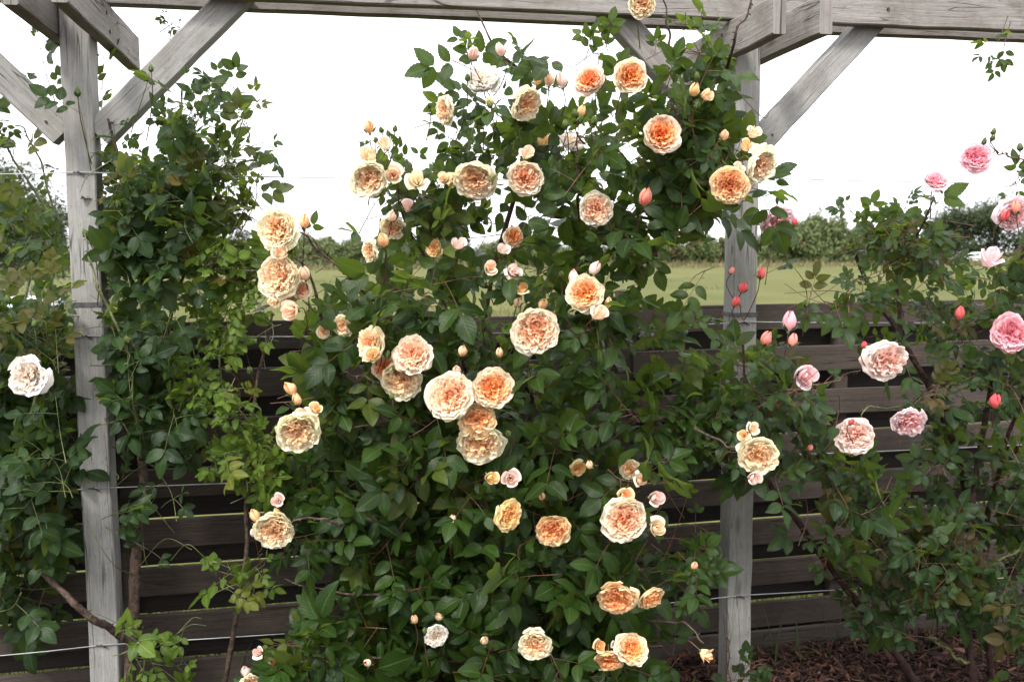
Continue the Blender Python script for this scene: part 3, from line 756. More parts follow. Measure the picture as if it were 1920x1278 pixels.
class Foliage:
    def __init__(s, size, wr=1.0, seed=1, face=.6):
        s.pos = []; s.A = []; s.N = []; s.sz = []; s.c = []; s.size = size; s.wr = wr; s.R = np.random.default_rng(seed); s.tw = MB(); s.face = face
    def leaflet(s, P, A, Nn, L, yg=0.):
        cen = P+A*L*.5
        px, py = proj(cen)
        if Nn is None: return
        for bx, by, br, bY in BLOCK:
            if abs(px-bx) < br*1.15 and abs(py-by) < br*1.15 and (px-bx)**2+(py-by)**2 < (br*1.12)**2 and cen[1] < bY+.05: return
        Nn = unit(Nn-A*(Nn@A))
        s.pos.append(P); s.A.append(A); s.N.append(Nn); s.sz.append(L); s.c.append((s.R.random(), yg, s.R.random(), 1))
    def cleared(s, Q, f=1.):
        px, py = proj(Q)
        for poly, keep in CLEAR:
            if inpoly(px, py, poly) and s.R.random() > keep*f: return True
        return False
    def compound(s, P, d, n=5, scale=1., yg=0.):
        """a rose leaf: rachis from P along d with n leaflets"""
        R = s.R; d = unit(np.asarray(d, float)); L = s.size*scale*R.uniform(.72, 1.2)
        if s.cleared(P+d*L*.9): return
        for bx, by, br, bY in BLOCK:
            qx, qy = proj(P+d*L)
            if (qx-bx)**2+(qy-by)**2 < (br*1.0)**2 and P[1] < bY+.05: return
        nrm = unit(np.array([R.normal(0, .35), -s.face+R.normal(0, .35), .62+R.normal(0, .3)]))
        nrm = unit(nrm-d*(nrm@d)+1e-3); side = np.cross(d, nrm)
        rl = L*(1.0+.42*(n//2-.6)) ; droop = np.array([0, 0, -1.])*R.uniform(.05, .35)*L
        pts = [P+d*rl*t+droop*t*t for t in (0, .33, .66, 1)]
        tube(s.tw, pts, [.0011, .0009, .0008, .0006], 4, 0)
        dd = unit(pts[-1]-pts[-2])
        s.leaflet(pts[-1], unit(dd+R.normal(0, .12, 3)), nrm+R.normal(0, .25, 3), L*1.08, yg)
        k = n//2
        for q in range(k):
            t = 1-(q+.28)/(k+.45)*.95; t = max(.2, t); p = P+d*rl*t+droop*t*t; sc = (1.0, .9, .72)[q] if q < 3 else .6
            for sg in (-1, 1):
                a = unit(side*sg*1.0+dd*R.uniform(.35, .8)+np.array([0, 0, -.15])+R.normal(0, .12, 3))
                s.leaflet(p+a*.003, a, nrm+R.normal(0, .28, 3)+side*sg*.1, L*sc*R.uniform(.85, 1.05), yg)
    def shoot(s, pts, nodes=None, scale=1., r=.0018, yg=0., tipn=3, start=.1, mat=0, n=None, spread=1.):
        pts = np.asarray(pts, float); C_ = spline(pts, 14)
        tube(s.tw, C_, np.linspace(r, r*.5, 14), 5, mat)
        ln = np.sum(np.linalg.norm(np.diff(C_, axis=0), axis=1))
        k = nodes or max(2, int(ln/.042)); a0 = s.R.uniform(0, 6.28)
        for i in range(k):
            t = start+(1-start)*(i+.5)/k; q = min(12, int(t*13)); p = lerp(C_[q], C_[q+1], t*13-q) if q < 13 else C_[-1]
            d = unit(C_[q+1]-C_[q]); B = basis(d); a = a0+i*2.4+s.R.normal(0, .3)
            out = B[:, 0]*math.cos(a)+B[:, 1]*math.sin(a)
            if out[1] > .35: out[1] *= .2
            dr = unit(d*.45+out*spread+np.array([0, -.15, .0]))
            tt = t; sc = scale*(1 if tt < .75 else 1-.5*(tt-.75)/.25)
            nn = n or (5 if s.R.random() < .62 else (7 if s.R.random() < .4 else 3))
            s.compound(p, dr, nn, sc, yg+(.35*max(0, tt-.75)/.25 if yg else 0))
        s.compound(C_[-1], unit(C_[-1]-C_[-3]), 3, scale*.55, yg)
    def region(s, poly, Y0, Y1, n, scale=1., length=(.10, .26), upw=.55, yg=0., sprawl=.9, pyg=.08):
        xs = [p[0] for p in poly]; ys = [p[1] for p in poly]; k = 0; tries = 0
        while k < n and tries < n*40:
            tries += 1
            px, py = s.R.uniform(min(xs), max(xs)), s.R.uniform(min(ys), max(ys))
            if not inpoly(px, py, poly): continue
            Y = s.R.uniform(Y0, Y1); T = np.array(at(px, py, Y)); L = s.R.uniform(*length)
            cl = math.sin(T[0]*13+1.3+T[1]*5)*math.sin(T[2]*15+.7)+.6*math.sin(T[0]*29+T[2]*11+2)*math.sin(T[2]*27-T[0]*9)
            if cl < .05 and s.R.random() < .88*min(1, (.05-cl)*2.6): continue
            d = unit(np.array([s.R.normal(0, sprawl), -.3+s.R.normal(0, .45), upw+s.R.normal(0, .5)]))
            B = T-d*L*.6; E = T+d*L*.4; E[2] -= .03; mid = (B+E)/2+s.R.normal(0, .012, 3)
            # keep the silhouette: both ends should lie inside or near the outline
            ex, ey = proj(E)
            if s.cleared(mid): continue
            if not inpoly(ex, ey, poly) and s.R.random() < .8: continue
            y2 = yg if s.R.random() > pyg else min(1, yg+.5)
            s.shoot([B, mid, E], scale=scale*s.R.uniform(.8, 1.15), yg=y2, r=.0016); k += 1
    def build(s, root, leafm, twigm, name='foliage'):
        n = len(s.pos); pos = np.array(s.pos); A = np.array(s.A); Nn = np.array(s.N); B = np.cross(A, Nn); sz = np.array(s.sz)
        ti = s.R.integers(0, len(LT), n); V = LT[ti]
        P = pos[:, None]+sz[:, None, None]*(V[..., 0:1]*s.wr*B[:, None]+V[..., 1:2]*A[:, None]+V[..., 2:3]*Nn[:, None])
        nvv = V.shape[1]
        f = (LF[None]+(np.arange(n)*nvv)[:, None, None]).reshape(-1, 4)
        mb = s.tw
        mb.add(P.reshape(-1, 3), f, 1, np.tile(LUV, (n, 1)), np.repeat(np.array(s.c), nvv, 0))
        print(name, 'leaflets', n)
        return mb.build(name, [twigm, leafm], root)
def cane(root, pts, r0, r1, mat, sides=8, n=26, wig=.004):
    P = np.array([np.array(at(*p)) for p in pts]); Q = spline(P, n)
    Q = Q+rng.normal(0, wig, Q.shape)*np.linspace(1, 1, n)[:, None]; Q = spline(Q[::2], n*2)
    mb = MB(); tube(mb, Q, np.linspace(r0, r1, len(Q)), sides, knob=.06)
    for k in range(4, len(Q)-4, 4):          # thorns
        a = rng.normal(size=3); T = unit(Q[k+1]-Q[k]); a = unit(a-T*(a@T)); rr = np.linspace(r0, r1, len(Q))[k]
        tube(mb, [Q[k]+a*rr*.8, Q[k]+a*(rr+.004)-T*.001, Q[k]+a*(rr+.009)-T*.005], [.0028, .0016, .0003], 4)
    return mb.build('cane', mat, root)
def px_shoot(fo, pts, **kw): fo.shoot([np.array(at(*p)) for p in pts], **kw)

# ================================================================== the apricot climbing rose
ra = empty('climbing_rose', (at(905, 1300, 3.05).x, 3.05, 0), 'large climbing rose full of peach and orange blooms in the middle bay of the pergola', 'rose bush')
YB = 2.66
A_BLOOMS = [ # px, py, r, tilt, palette[, dY[, junction]]
 (1103, 148, 27, (-.25, .05), 'deep'), (1184, 143, 30, (.05, -.05), 'orange'), (1243, 250, 38, (.02, .05), 'deep'),
 (990, 198, 31, (.45, .45), 'cream'), (830, 207, 27, (-.85, .1), 'cream'), (905, 147, 32, (-.2, -.55), 'white', .12), (1072, 262, 25, (.3, -.5), 'white', .3),
 (691, 337, 35, (-.35, .4), 'cream'), (890, 341, 38, (-.25, .5), 'cream'), (985, 335, 33, (-.05, .35), 'peach'), (1118, 394, 33, (0, .4), 'peach', .08),
 (1368, 348, 34, (-.05, .25), 'apricot', -.1), (1430, 311, 37, (.3, .4), 'cream', -.06), (1205, 8, 27, (.2, .4), 'cream', 0),
 (517, 430, 37, (-.3, .35), 'cream'), (520, 519, 40, (-.1, .1), 'cream'), (568, 545, 20, (.75, .2), 'peach', .05), (540, 555, 20, (.2, .5), 'cream', .08),
 (735, 430, 23, (-.1, .4), 'cream', .15), (690, 471, 22, (-.6, .1), 'cream', .12), (812, 464, 19, (-.6, 0), 'yellow', .12), (965, 444, 22, (.8, .1), 'orange', .12),
 (1096, 549, 37, (-.05, .05), 'orange', -.02), (1005, 622, 43, (.08, .25), 'peach', -.06),
 (688, 644, 36, (-.35, .2), 'cream'), (722, 690, 25, (.2, .1), 'deep', .04), (772, 665, 39, (.05, .08), 'peach', -.04), (753, 716, 40, (.05, .55), 'cream', .02),
 (845, 742, 44, (-.05, .08), 'peach', -.06), (925, 728, 42, (.08, -.05), 'orange', -.04), (896, 790, 36, (.0, .1), 'apricot', -.02), (900, 834, 43, (0, .52), 'cream', .0),
 (640, 612, 22, (-.3, .2), 'cream', .15), (605, 622, 14, (-.5, .1), 'cream', .15),
 (558, 813, 43, (.0, .45), 'cream', -.02), (513, 998, 41, (.1, .55), 'cream'), (959, 967, 30, (.78, .1), 'yellow', 0),
 (1036, 998, 34, (.15, .4), 'apricot'), (1170, 978, 46, (-.05, .35), 'peach', -.05), (1158, 1127, 37, (0, .3), 'apricot'), (1224, 1124, 26, (.6, .3), 'apricot', .05),
 (1188, 1217, 33, (.35, -.05), 'orange', -.02), (1141, 1242, 27, (.05, .35), 'apricot'), (1003, 1213, 33, (0, .35), 'cream'), (819, 1195, 23, (.4, .3), 'white'),
 (1423, 857, 39, (0, .4), 'cream', -.12), (1085, 880, 16, (.5, .4), 'yellow', .15), (1180, 880, 20, (-.3, .3), 'cream', .2), (470, 1280, 20, (0, .3), 'cream')]
for b in A_BLOOMS:
    px, py, r, tl, pal = b[:5]; dy = b[5] if len(b) > 5 else 0
    flower(ra, 'bloom', px, py, r, YB+dy, tl, pal, b[6] if len(b) > 6 else None, M_twig)
A_HALF = [(737, 328, 19, (.1, 0), 'peach'), (783, 338, 21, (.35, -.1), 'cream'), (722, 268, 16, (0, -.5), 'peach'), (693, 292, 19, (-.2, -.4), 'cream'),
 (988, 287, 15, (.1, -.5), 'peach'), (1018, 262, 14, (.5, -.4), 'yellow', .1), (1400, 272, 14, (.1, -.4), 'apricot'), (1413, 248, 14, (.3, -.4), 'peach'),
 (1385, 315, 11, (0, -.3), 'peach'), (527, 474, 17, (.1, -.3), 'peach', .0), (545, 583, 21, (-.1, .1), 'peach', -.03), (514, 565, 13, (-.3, .3), 'cream'),
 (859, 457, 15, (.05, -.5), 'blush'), (943, 467, 13, (.1, -.5), 'blush'), (918, 501, 16, (.1, -.15), 'peach'), (963, 508, 17, (.2, -.1), 'blush'),
 (978, 542, 14, (.1, -.7), 'apricot'), (1122, 587, 18, (.3, -.5), 'peach', -.06), (700, 664, 16, (.1, -.3), 'apricot', -.06), (592, 767, 14, (.2, -.5), 'apricot'),
 (565, 775, 14, (0, -.5), 'peach'), (920, 896, 15, (.3, 0), 'yellow'), (957, 897, 19, (.1, 0), 'blush'), (1171, 929, 18, (0, -.1), 'apricot'),
 (1201, 900, 15, (.25, -.4), 'peach'), (1229, 934, 18, (.2, -.1), 'blush'), (1232, 990, 19, (.35, -.2), 'cream'), (1125, 1210, 14, (.1, -.1), 'apricot'),
 (1156, 1208, 12, (.1, -.1), 'blush'), (1324, 1228, 15, (.6, .5), 'apricot', -.05), (1412, 801, 14, (.1, 0), 'peach', -.12), (1395, 815, 12, (-.3, -.1), 'apricot', -.12),
 (1414, 895, 15, (-.1, .2), 'blush', -.14), (832, 335, 14, (-.3, -.1), 'cream', .08), (848, 340, 13, (.4, .1), 'yellow', .08), (1325, 178, 13, (.4, -.1), 'orange'),
 (483, 1222, 12, (0, -.5), 'blush'), (520, 938, 14, (.1, -.4), 'blush'), (765, 388, 14, (.1, -.3), 'blush', .1)]
for b in A_HALF:
    px, py, r, tl, pal = b[:5]; flower(ra, 'half', px, py, r, YB+(b[5] if len(b) > 5 else 0), tl, pal, None, M_twigr)
A_BUD = [(693, 238, 11, 'apricot'), (1358, 253, 9, 'orange'), (1303, 168, 11, 'yellow'), (887, 100, 12, 'blush'), (938, 92, 10, 'blush'), (1008, 150, 9, 'yellow'),
 (1030, 150, 11, 'peach'), (1052, 150, 12, 'blush'), (1210, 369, 14, 'coral'), (571, 415, 12, 'apricot'), (570, 512, 12, 'peach'), (718, 450, 12, 'apricot'),
 (1075, 520, 13, 'blush'), (1116, 502, 12, 'blush'), (1141, 567, 9, 'orange'), (971, 566, 9, 'orange'), (1018, 570, 11, 'apricot'), (856, 695, 10, 'peach'),
 (868, 657, 10, 'orange'), (937, 660, 8, 'orange'), (993, 655, 7, 'blush'), (557, 747, 10, 'apricot'), (543, 728, 13, 'apricot'), (478, 966, 12, 'apricot'),
 (519, 960, 8, 'yellow'), (477, 997, 9, 'blush'), (1016, 930, 8, 'orange'), (508, 1240, 10, 'apricot'), (460, 1258, 11, 'blush'), (777, 1160, 8, 'orange'),
 (822, 1155, 8, 'orange'), (1302, 1060, 8, 'orange'), (1105, 870, 8, 'orange'), (735, 405, 10, 'peach', ), (1090, 208, 9, 'apricot'), (918, 190, 8, 'apricot'), (848, 973, 8, 'cream'), (688, 1242, 9, 'peach'), (908, 1200, 9, 'cream')]
for b in A_BUD:
    px, py, r, pal = b[:4]; flower(ra, 'bud', px, py, r*1.05, YB+.02, (random.uniform(-.25, .25), -.72+random.uniform(-.1, .2)), pal, (px+random.uniform(-22, 22), py+random.uniform(60, 100), YB+.15), M_twigr)
for px, py, r in ((715, 243, 6), (728, 250, 6), (741, 241, 6), (805, 198, 6), (877, 145, 7), (705, 262, 6), (1002, 475, 8), (1093, 485, 6), (1052, 513, 6), (1103, 573, 9),
                  (735, 742, 6), (706, 645, 9), (727, 664, 8), (741, 690, 8), (918, 195, 7), (930, 205, 6), (1078, 212, 8), (1088, 222, 8), (1115, 225, 8), (1060, 232, 8),
                  (1308, 198, 7), (953, 812, 7), (797, 1180, 7), (1352, 450, 6), (530, 1258, 6), (1307, 142, 7), (498, 1212, 6), (908, 212, 6)):
    flower(ra, 'greenbud', px, py, r, YB+.0, (random.uniform(-.3, .3), -.75), 'apricot', (px+random.uniform(-10, 10), py+random.uniform(35, 70)), M_twigr)
for pts, r0, r1 in (
    ([(905, 1370, 3.05), (905, 1100, 3.0), (930, 900, 3.03), (900, 700, 3.05), (940, 450, 3.0), (1010, 250, 2.95), (1000, 170, 2.9), (940, 105, 2.85), (905, 45, 2.85), (890, 0, 2.85)], .013, .002),
    ([(985, 1370, 3.1), (1060, 1000, 3.12), (1150, 700, 3.1), (1230, 450, 3.1), (1330, 280, 3.08), (1390, 170, 2.98)], .012, .004),
    ([(860, 1370, 3.05), (740, 1000, 3.0), (660, 800, 3.0), (610, 640, 2.9), (590, 530, 2.85), (545, 470, 2.8)], .011, .003),
    ([(930, 900, 3.03), (760, 650, 2.95), (700, 560, 2.85), (600, 470, 2.8), (560, 430, 2.75)], .008, .0025),
    ([(910, 800, 3.04), (830, 560, 2.95), (760, 410, 2.85), (735, 340, 2.8)], .007, .0025),
    ([(1150, 700, 3.1), (1090, 430, 2.95), (1085, 330, 2.8), (1080, 240, 2.75)], .007, .002),
    ([(1230, 480, 3.1), (1262, 200, 2.95), (1258, 80, 2.85), (1235, -20, 2.8)], .008, .002),
    ([(900, 1000, 3.05), (820, 1100, 2.85), (640, 1110, 2.75), (520, 1080, 2.7)], .006, .002),
    ([(1000, 1250, 3.05), (700, 1230, 2.75), (540, 1238, 2.66), (500, 1215, 2.66)], .0055, .002),
    ([(1060, 1000, 3.1), (1200, 1150, 2.9), (1290, 1170, 2.7), (1320, 1215, 2.62)], .005, .002),
    ([(1150, 760, 3.1), (1290, 800, 2.85), (1370, 840, 2.6), (1410, 850, 2.55)], .0055, .002),
    ([(700, 1010, 3.0), (640, 985, 2.7), (575, 970, 2.66), (530, 985, 2.68)], .005, .002),
    ([(700, 760, 3.0), (640, 700, 2.8), (720, 715, 2.7)], .004, .002),
    ([(1350, 250, 3.1), (1370, 100, 2.75), (1395, 40, 2.7), (1425, -20, 2.68)], .006, .002)):
    cane(ra, pts, r0, r1, M_bark)
fa = Foliage(.078, .92, 11, face=.6)
main = [(860, 330), (700, 400), (640, 470), (590, 500), (640, 560), (590, 640), (620, 760), (640, 880), (560, 990), (600, 1060), (560, 1150), (500, 1240), (500, 1330), (1300, 1340),
        (1260, 1180), (1240, 1100), (1270, 1010), (1220, 900), (1250, 850), (1220, 760), (1150, 700), (1150, 600), (1250, 540), (1300, 470), (1370, 400), (1330, 300), (1200, 290), (1100, 310), (1000, 350)]
fa.region(main, 2.72, 2.95, 118, 1.0)
fa.region(main, 2.95, 3.25, 135, 1.0)
low = [(620, 760), (1160, 740), (1200, 900), (1230, 1100), (1240, 1330), (560, 1330), (590, 1120), (600, 950)]
fa.region(low, 2.72, 2.88, 16, 1.0, upw=.2)
fa.region(low, 3.0, 3.4, 45, 1.05)
top = [(890, 200), (870, 290), (880, 330), (1000, 350), (1200, 310), (1330, 320), (1385, 260), (1400, 180), (1380, 80), (1320, 60), (1290, 150), (1200, 190), (1130, 200), (1060, 190), (980, 130), (910, 120)]
fa.region(top, 2.7, 3.1, 30, .85)
fa.region([(1190, 190), (1390, 130), (1390, 430), (1200, 420)], 2.75, 3.15, 34, .9)
fa.region([(1230, 80), (1270, 20), (1300, 60), (1390, 60), (1400, 180), (1240, 190)], 2.75, 3.0, 11, .7)
fa.region([(1110, 60), (1140, 50), (1150, 110), (1110, 120)], 2.8, 2.9, 4, .6, length=(.08, .14))
fa.region([(700, 380), (860, 300), (880, 420), (720, 430)], 2.75, 3.05, 14, .8)
fa.region([(800, 240), (880, 190), (900, 330), (820, 330)], 2.75, 3.0, 6, .8)
fa.region([(540, 450), (640, 470), (660, 560), (560, 560)], 2.72, 2.9, 4, .9)
fa.region([(590, 560), (700, 560), (700, 800), (600, 800), (560, 700)], 2.75, 3.05, 15, 1.)
fa.region([(560, 860), (680, 860), (680, 1000), (560, 970)], 2.75, 3.0, 16, 1.)
fa.region([(430, 1210), (620, 1170), (640, 1320), (420, 1320)], 2.66, 2.8, 15, 1.1)
fa.region([(1250, 870), (1320, 880), (1330, 1080), (1250, 1200)], 2.75, 3.0, 14, .9)
fa.region([(1200, 720), (1330, 700), (1340, 870), (1220, 870)], 2.8, 3.1, 9, .85)
fa.region([(1195, 600), (1330, 560), (1330, 700), (1200, 700)], 2.8, 3.1, 8, .8)
for pts, sc in (([(735, 345, 2.7), (725, 300, 2.68), (700, 255, 2.66)], .45), ([(760, 400, 2.75), (745, 350, 2.7), (775, 300, 2.7)], .7), ([(1150, 220, 2.8), (1080, 130, 2.75), (960, 110, 2.75)], .85),
                ([(930, 200, 2.8), (890, 130, 2.75), (870, 90, 2.75)], .8), ([(1380, 170, 2.7), (1430, 220, 2.7), (1445, 205, 2.7)], .8), ([(1400, 350, 2.7), (1440, 360, 2.7)], .8),
                ([(640, 500, 2.75), (590, 480, 2.7), (560, 490, 2.68)], .9), ([(600, 470, 2.75), (585, 445, 2.7), (560, 440, 2.7)], .7), ([(1340, 500, 2.85), (1300, 520, 2.8), (1280, 560, 2.8)], .9),
                ([(1010, 1180, 2.7), (1040, 1240, 2.66), (1060, 1290, 2.66)], .9), ([(1140, 880, 2.75), (1170, 900, 2.7), (1250, 905, 2.68)], 1.1)):
    px_shoot(fa, pts, scale=sc, nodes=4)
fa.build(ra, M_leafA, M_twigr)

# ================================================================== the dark rose on the left post
rl_ = empty('climbing_rose', (at(245, 1300, 2.98).x, 2.98, 0), 'dark green climbing rose with small unopened buds twining up beside the left post', 'rose bush')
for px, py, r, Y in ((145, 172, 8, 2.82), (283, 128, 6, 2.85), (355, 198, 7, 2.85), (482, 338, 5, 2.85), (160, 437, 8, 2.8), (239, 636, 8, 2.75), (222, 382, 7, 2.8), (427, 690, 8, 2.85), (468, 693, 7, 2.85), (428, 722, 7, 2.85)):
    flower(rl_, 'greenbud', px, py, r, Y, (random.uniform(-.15, .15), -.85), 'yellow', (px+(250-px)*.25, py+135, 2.93), M_twigr)
for pts, r0, r1 in (
    ([(238, 1370, 2.98), (245, 1190, 2.97), (262, 1020, 2.96), (266, 880, 2.98), (258, 700, 2.98), (240, 470, 2.98), (225, 330, 2.96), (195, 180, 2.95)], .021, .005),
    ([(250, 1200, 2.95), (175, 1160, 2.80), (120, 1110, 2.78), (60, 1050, 2.85), (20, 960, 2.9)], .013, .006),
    ([(270, 850, 2.98), (330, 560, 3.0), (385, 370, 2.95), (430, 300, 2.9), (470, 185, 2.86)], .007, .002),
    ([(255, 760, 2.9), (235, 650, 2.8), (195, 560, 2.76), (165, 470, 2.78), (158, 430, 2.8)], .005, .002),
    ([(270, 840, 2.9), (250, 750, 2.76), (238, 645, 2.75)], .004, .002),
    ([(240, 520, 3.0), (315, 380, 3.0), (340, 230, 2.95), (345, 150, 2.92)], .006, .002)):
    cane(rl_, pts, r0, r1, M_bark if r0 > .008 else M_twig)
fl = Foliage(.061, .98, 22, face=.6)
dense = [(185, 260), (290, 260), (360, 300), (400, 380), (390, 500), (320, 560), (330, 700), (300, 740), (180, 720), (190, 560), (185, 400)]
fl.region(dense, 2.8, 2.98, 26, 1.0)
fl.region(dense, 2.98, 3.25, 28, 1.0)
fl.region([(225, 340), (320, 340), (320, 600), (225, 640)], 2.85, 3.2, 30, 1.0)
fl.region([(185, 560), (330, 560), (350, 800), (310, 900), (200, 900)], 2.76, 3.0, 20, 1.0)
fl.region([(180, 180), (300, 200), (380, 230), (440, 330), (200, 340)], 2.8, 3.1, 12, .8)
fl.region([(300, 180), (420, 150), (480, 200), (480, 290), (400, 330), (300, 260)], 2.85, 3.0, 7, .7)
fl.region([(350, 250), (460, 300), (490, 380), (460, 520), (400, 560), (370, 420)], 2.9, 3.1, 13, .85, length=(.14, .3), yg=.25, upw=.8)
fl.region([(220, 920), (330, 940), (380, 1060), (260, 1060)], 2.8, 2.95, 4, .9)
fl.region([(240, 820), (330, 820), (320, 960), (250, 960)], 2.8, 2.95, 6, 1.)
for pts, kw in ((([(170, 320, 2.86), (158, 240, 2.83), (146, 185, 2.82)]), dict(scale=.8)), ([(245, 250, 2.88), (265, 190, 2.86), (281, 140, 2.85)], dict(scale=.75)),
                ([(330, 290, 2.9), (338, 220, 2.9), (345, 150, 2.92)], dict(scale=.9)), ([(385, 370, 2.9), (440, 280, 2.88), (470, 185, 2.86)], dict(scale=.9, yg=.3)),
                ([(350, 290, 2.9), (380, 200, 2.9), (400, 150, 2.9)], dict(scale=.95)), ([(190, 230, 3.1), (192, 150, 3.1), (195, 100, 3.1)], dict(scale=.8)),
                ([(110, 210, 3.12), (90, 150, 3.1), (72, 80, 3.1)], dict(scale=.85)), ([(430, 440, 2.9), (462, 385, 2.87), (481, 345, 2.86)], dict(scale=.8, yg=.2)),
                ([(430, 290, 2.9), (470, 275, 2.88), (500, 265, 2.86)], dict(scale=.7, nodes=3)), ([(318, 75, 3.1), (322, 45, 3.1), (312, 28, 3.1)], dict(scale=.4)),
                ([(300, 60, 3.15), (330, 40, 3.12)], dict(scale=.4, nodes=3)), ([(210, 300, 2.8), (165, 330, 2.78), (150, 360, 2.78)], dict(scale=.8, nodes=3)),
                ([(235, 650, 2.8), (195, 560, 2.76), (165, 470, 2.78)], dict(scale=1., nodes=5)), ([(270, 850, 2.9), (245, 740, 2.74), (238, 645, 2.75)], dict(scale=1.1, nodes=6)),
                ([(262, 1080, 2.93), (215, 1060, 2.78), (175, 1000, 2.76), (165, 975, 2.76)], dict(scale=.75, nodes=5)), ([(225, 1170, 2.8), (180, 1150, 2.78), (165, 1160, 2.78)], dict(scale=.6, nodes=2)),
                ([(300, 230, 2.86), (345, 205, 2.86), (356, 205, 2.86)], dict(scale=.6, nodes=2)), ([(320, 1050, 2.9), (350, 1020, 2.85), (380, 1040, 2.85)], dict(scale=1.0, nodes=2)),
                ([(262, 1060, 2.95), (310, 1010, 2.88), (360, 1030, 2.85)], dict(scale=1., nodes=2))):
    px_shoot(fl, pts, **kw)
fl.build(rl_, M_leafL, M_twig)
# ================================================================== the light green shrub rose
rs = empty('shrub_rose', (at(420, 1300, 3.0).x, 3.0, 0), 'slender shrub rose with small light green leaves, right of the left post', 'rose bush')
cane(rs, [(405, 1370, 3.02), (435, 1200, 3.0), (458, 1060, 2.98), (463, 940, 2.96), (472, 800, 2.95), (490, 680, 2.95), (520, 560, 2.95)], .0095, .004, M_bark)
cane(rs, [(472, 800, 2.95), (420, 720, 2.93), (400, 620, 2.95), (370, 540, 2.95)], .004, .002, M_twig)
cane(rs, [(250, 1320, 2.85), (270, 1230, 2.78), (262, 1170, 2.74)], .003, .0015, M_twig)
fs = Foliage(.037, .98, 33, face=.6)
fs.region([(340, 560), (400, 540), (500, 530), (515, 640), (480, 700), (420, 740), (360, 700), (330, 620)], 2.85, 3.05, 32, 1., length=(.08, .2))
fs.region([(350, 700), (480, 690), (500, 800), (560, 850), (540, 920), (470, 900), (400, 880), (330, 830)], 2.8, 3.02, 36, 1.05, length=(.08, .2))
fs.region([(430, 420), (520, 480), (500, 560), (400, 560), (380, 480)], 2.85, 3.05, 12, 1.1, length=(.1, .2))
fs.region([(420, 800), (560, 820), (520, 940), (440, 960)], 2.8, 2.95, 14, 1.3, length=(.08, .18))
fs.region([(400, 1010), (510, 1000), (510, 1080), (440, 1110), (400, 1060)], 2.85, 2.98, 12, 1.2, length=(.06, .14))
fs.region([(235, 1160), (380, 1150), (400, 1230), (330, 1300), (240, 1320)], 2.68, 2.85, 14, 1.3, length=(.08, .16))
fs.build(rs, M_leafS, M_twig)
# ================================================================== the rose at the left edge
rw = empty('climbing_rose', (at(20, 1300, 2.9).x, 2.9, 0), 'dark leafy rose with one white bloom at the left edge of the photo', 'rose bush')
flower(rw, 'bloom', 50, 706, 35, 2.62, (-.1, .25), 'white', None, M_twig, loose=1.)
for px, py, r in ((15, 560, 8), (85, 590, 8), (64, 606, 7), (18, 640, 0)):
    if r: flower(rw, 'greenbud', px, py, r, 2.7, (0, -.85), 'yellow', (px+random.uniform(-25, 25), py+110, 2.85), M_twig)
for pts, r0, r1 in (([(-40, 1370, 2.95), (0, 1100, 2.9), (40, 850, 2.85), (75, 690, 2.8), (82, 600, 2.78)], .01, .003), ([(0, 900, 3.0), (60, 520, 3.1), (110, 440, 3.12), (40, 320, 3.1), (0, 260, 3.1)], .006, .003),
                    ([(120, 520, 3.15), (90, 350, 3.12), (60, 270, 3.1), (30, 230, 3.1)], .004, .002)):
    cane(rw, pts, r0, r1, M_twig)
fw_ = Foliage(.065, .98, 44, face=.6)
fw_.region([(-60, 600), (130, 620), (150, 900), (110, 1090), (-60, 1130)], 2.68, 3.1, 44, 1.0)
fw_.region([(-60, 700), (140, 700), (120, 1090), (-60, 1130)], 2.9, 3.15, 60, 1.)
fw_.region([(-60, 540), (130, 540), (130, 640), (-60, 640)], 2.7, 3.0, 12, .7, pyg=.4)
fw_.region([(-60, 230), (110, 300), (120, 540), (-60, 540)], 2.95, 3.25, 15, .85)
fw_.region([(-60, 200), (60, 210), (110, 330), (-60, 380)], 2.95, 3.15, 6, .8)
for pts, kw in (([(40, 1110, 2.72), (20, 1140, 2.6), (-30, 1150, 2.55)], dict(scale=1.3, nodes=2)), ([(110, 700, 2.75), (100, 560, 2.75), (98, 500, 2.75)], dict(scale=.7, yg=.6, nodes=5)), ([(85, 640, 2.75), (60, 560, 2.72), (58, 540, 2.72)], dict(scale=.9, yg=.4, nodes=4))):
    px_shoot(fw_, pts, **kw)
fw_.build(rw, M_leafL, M_twig)
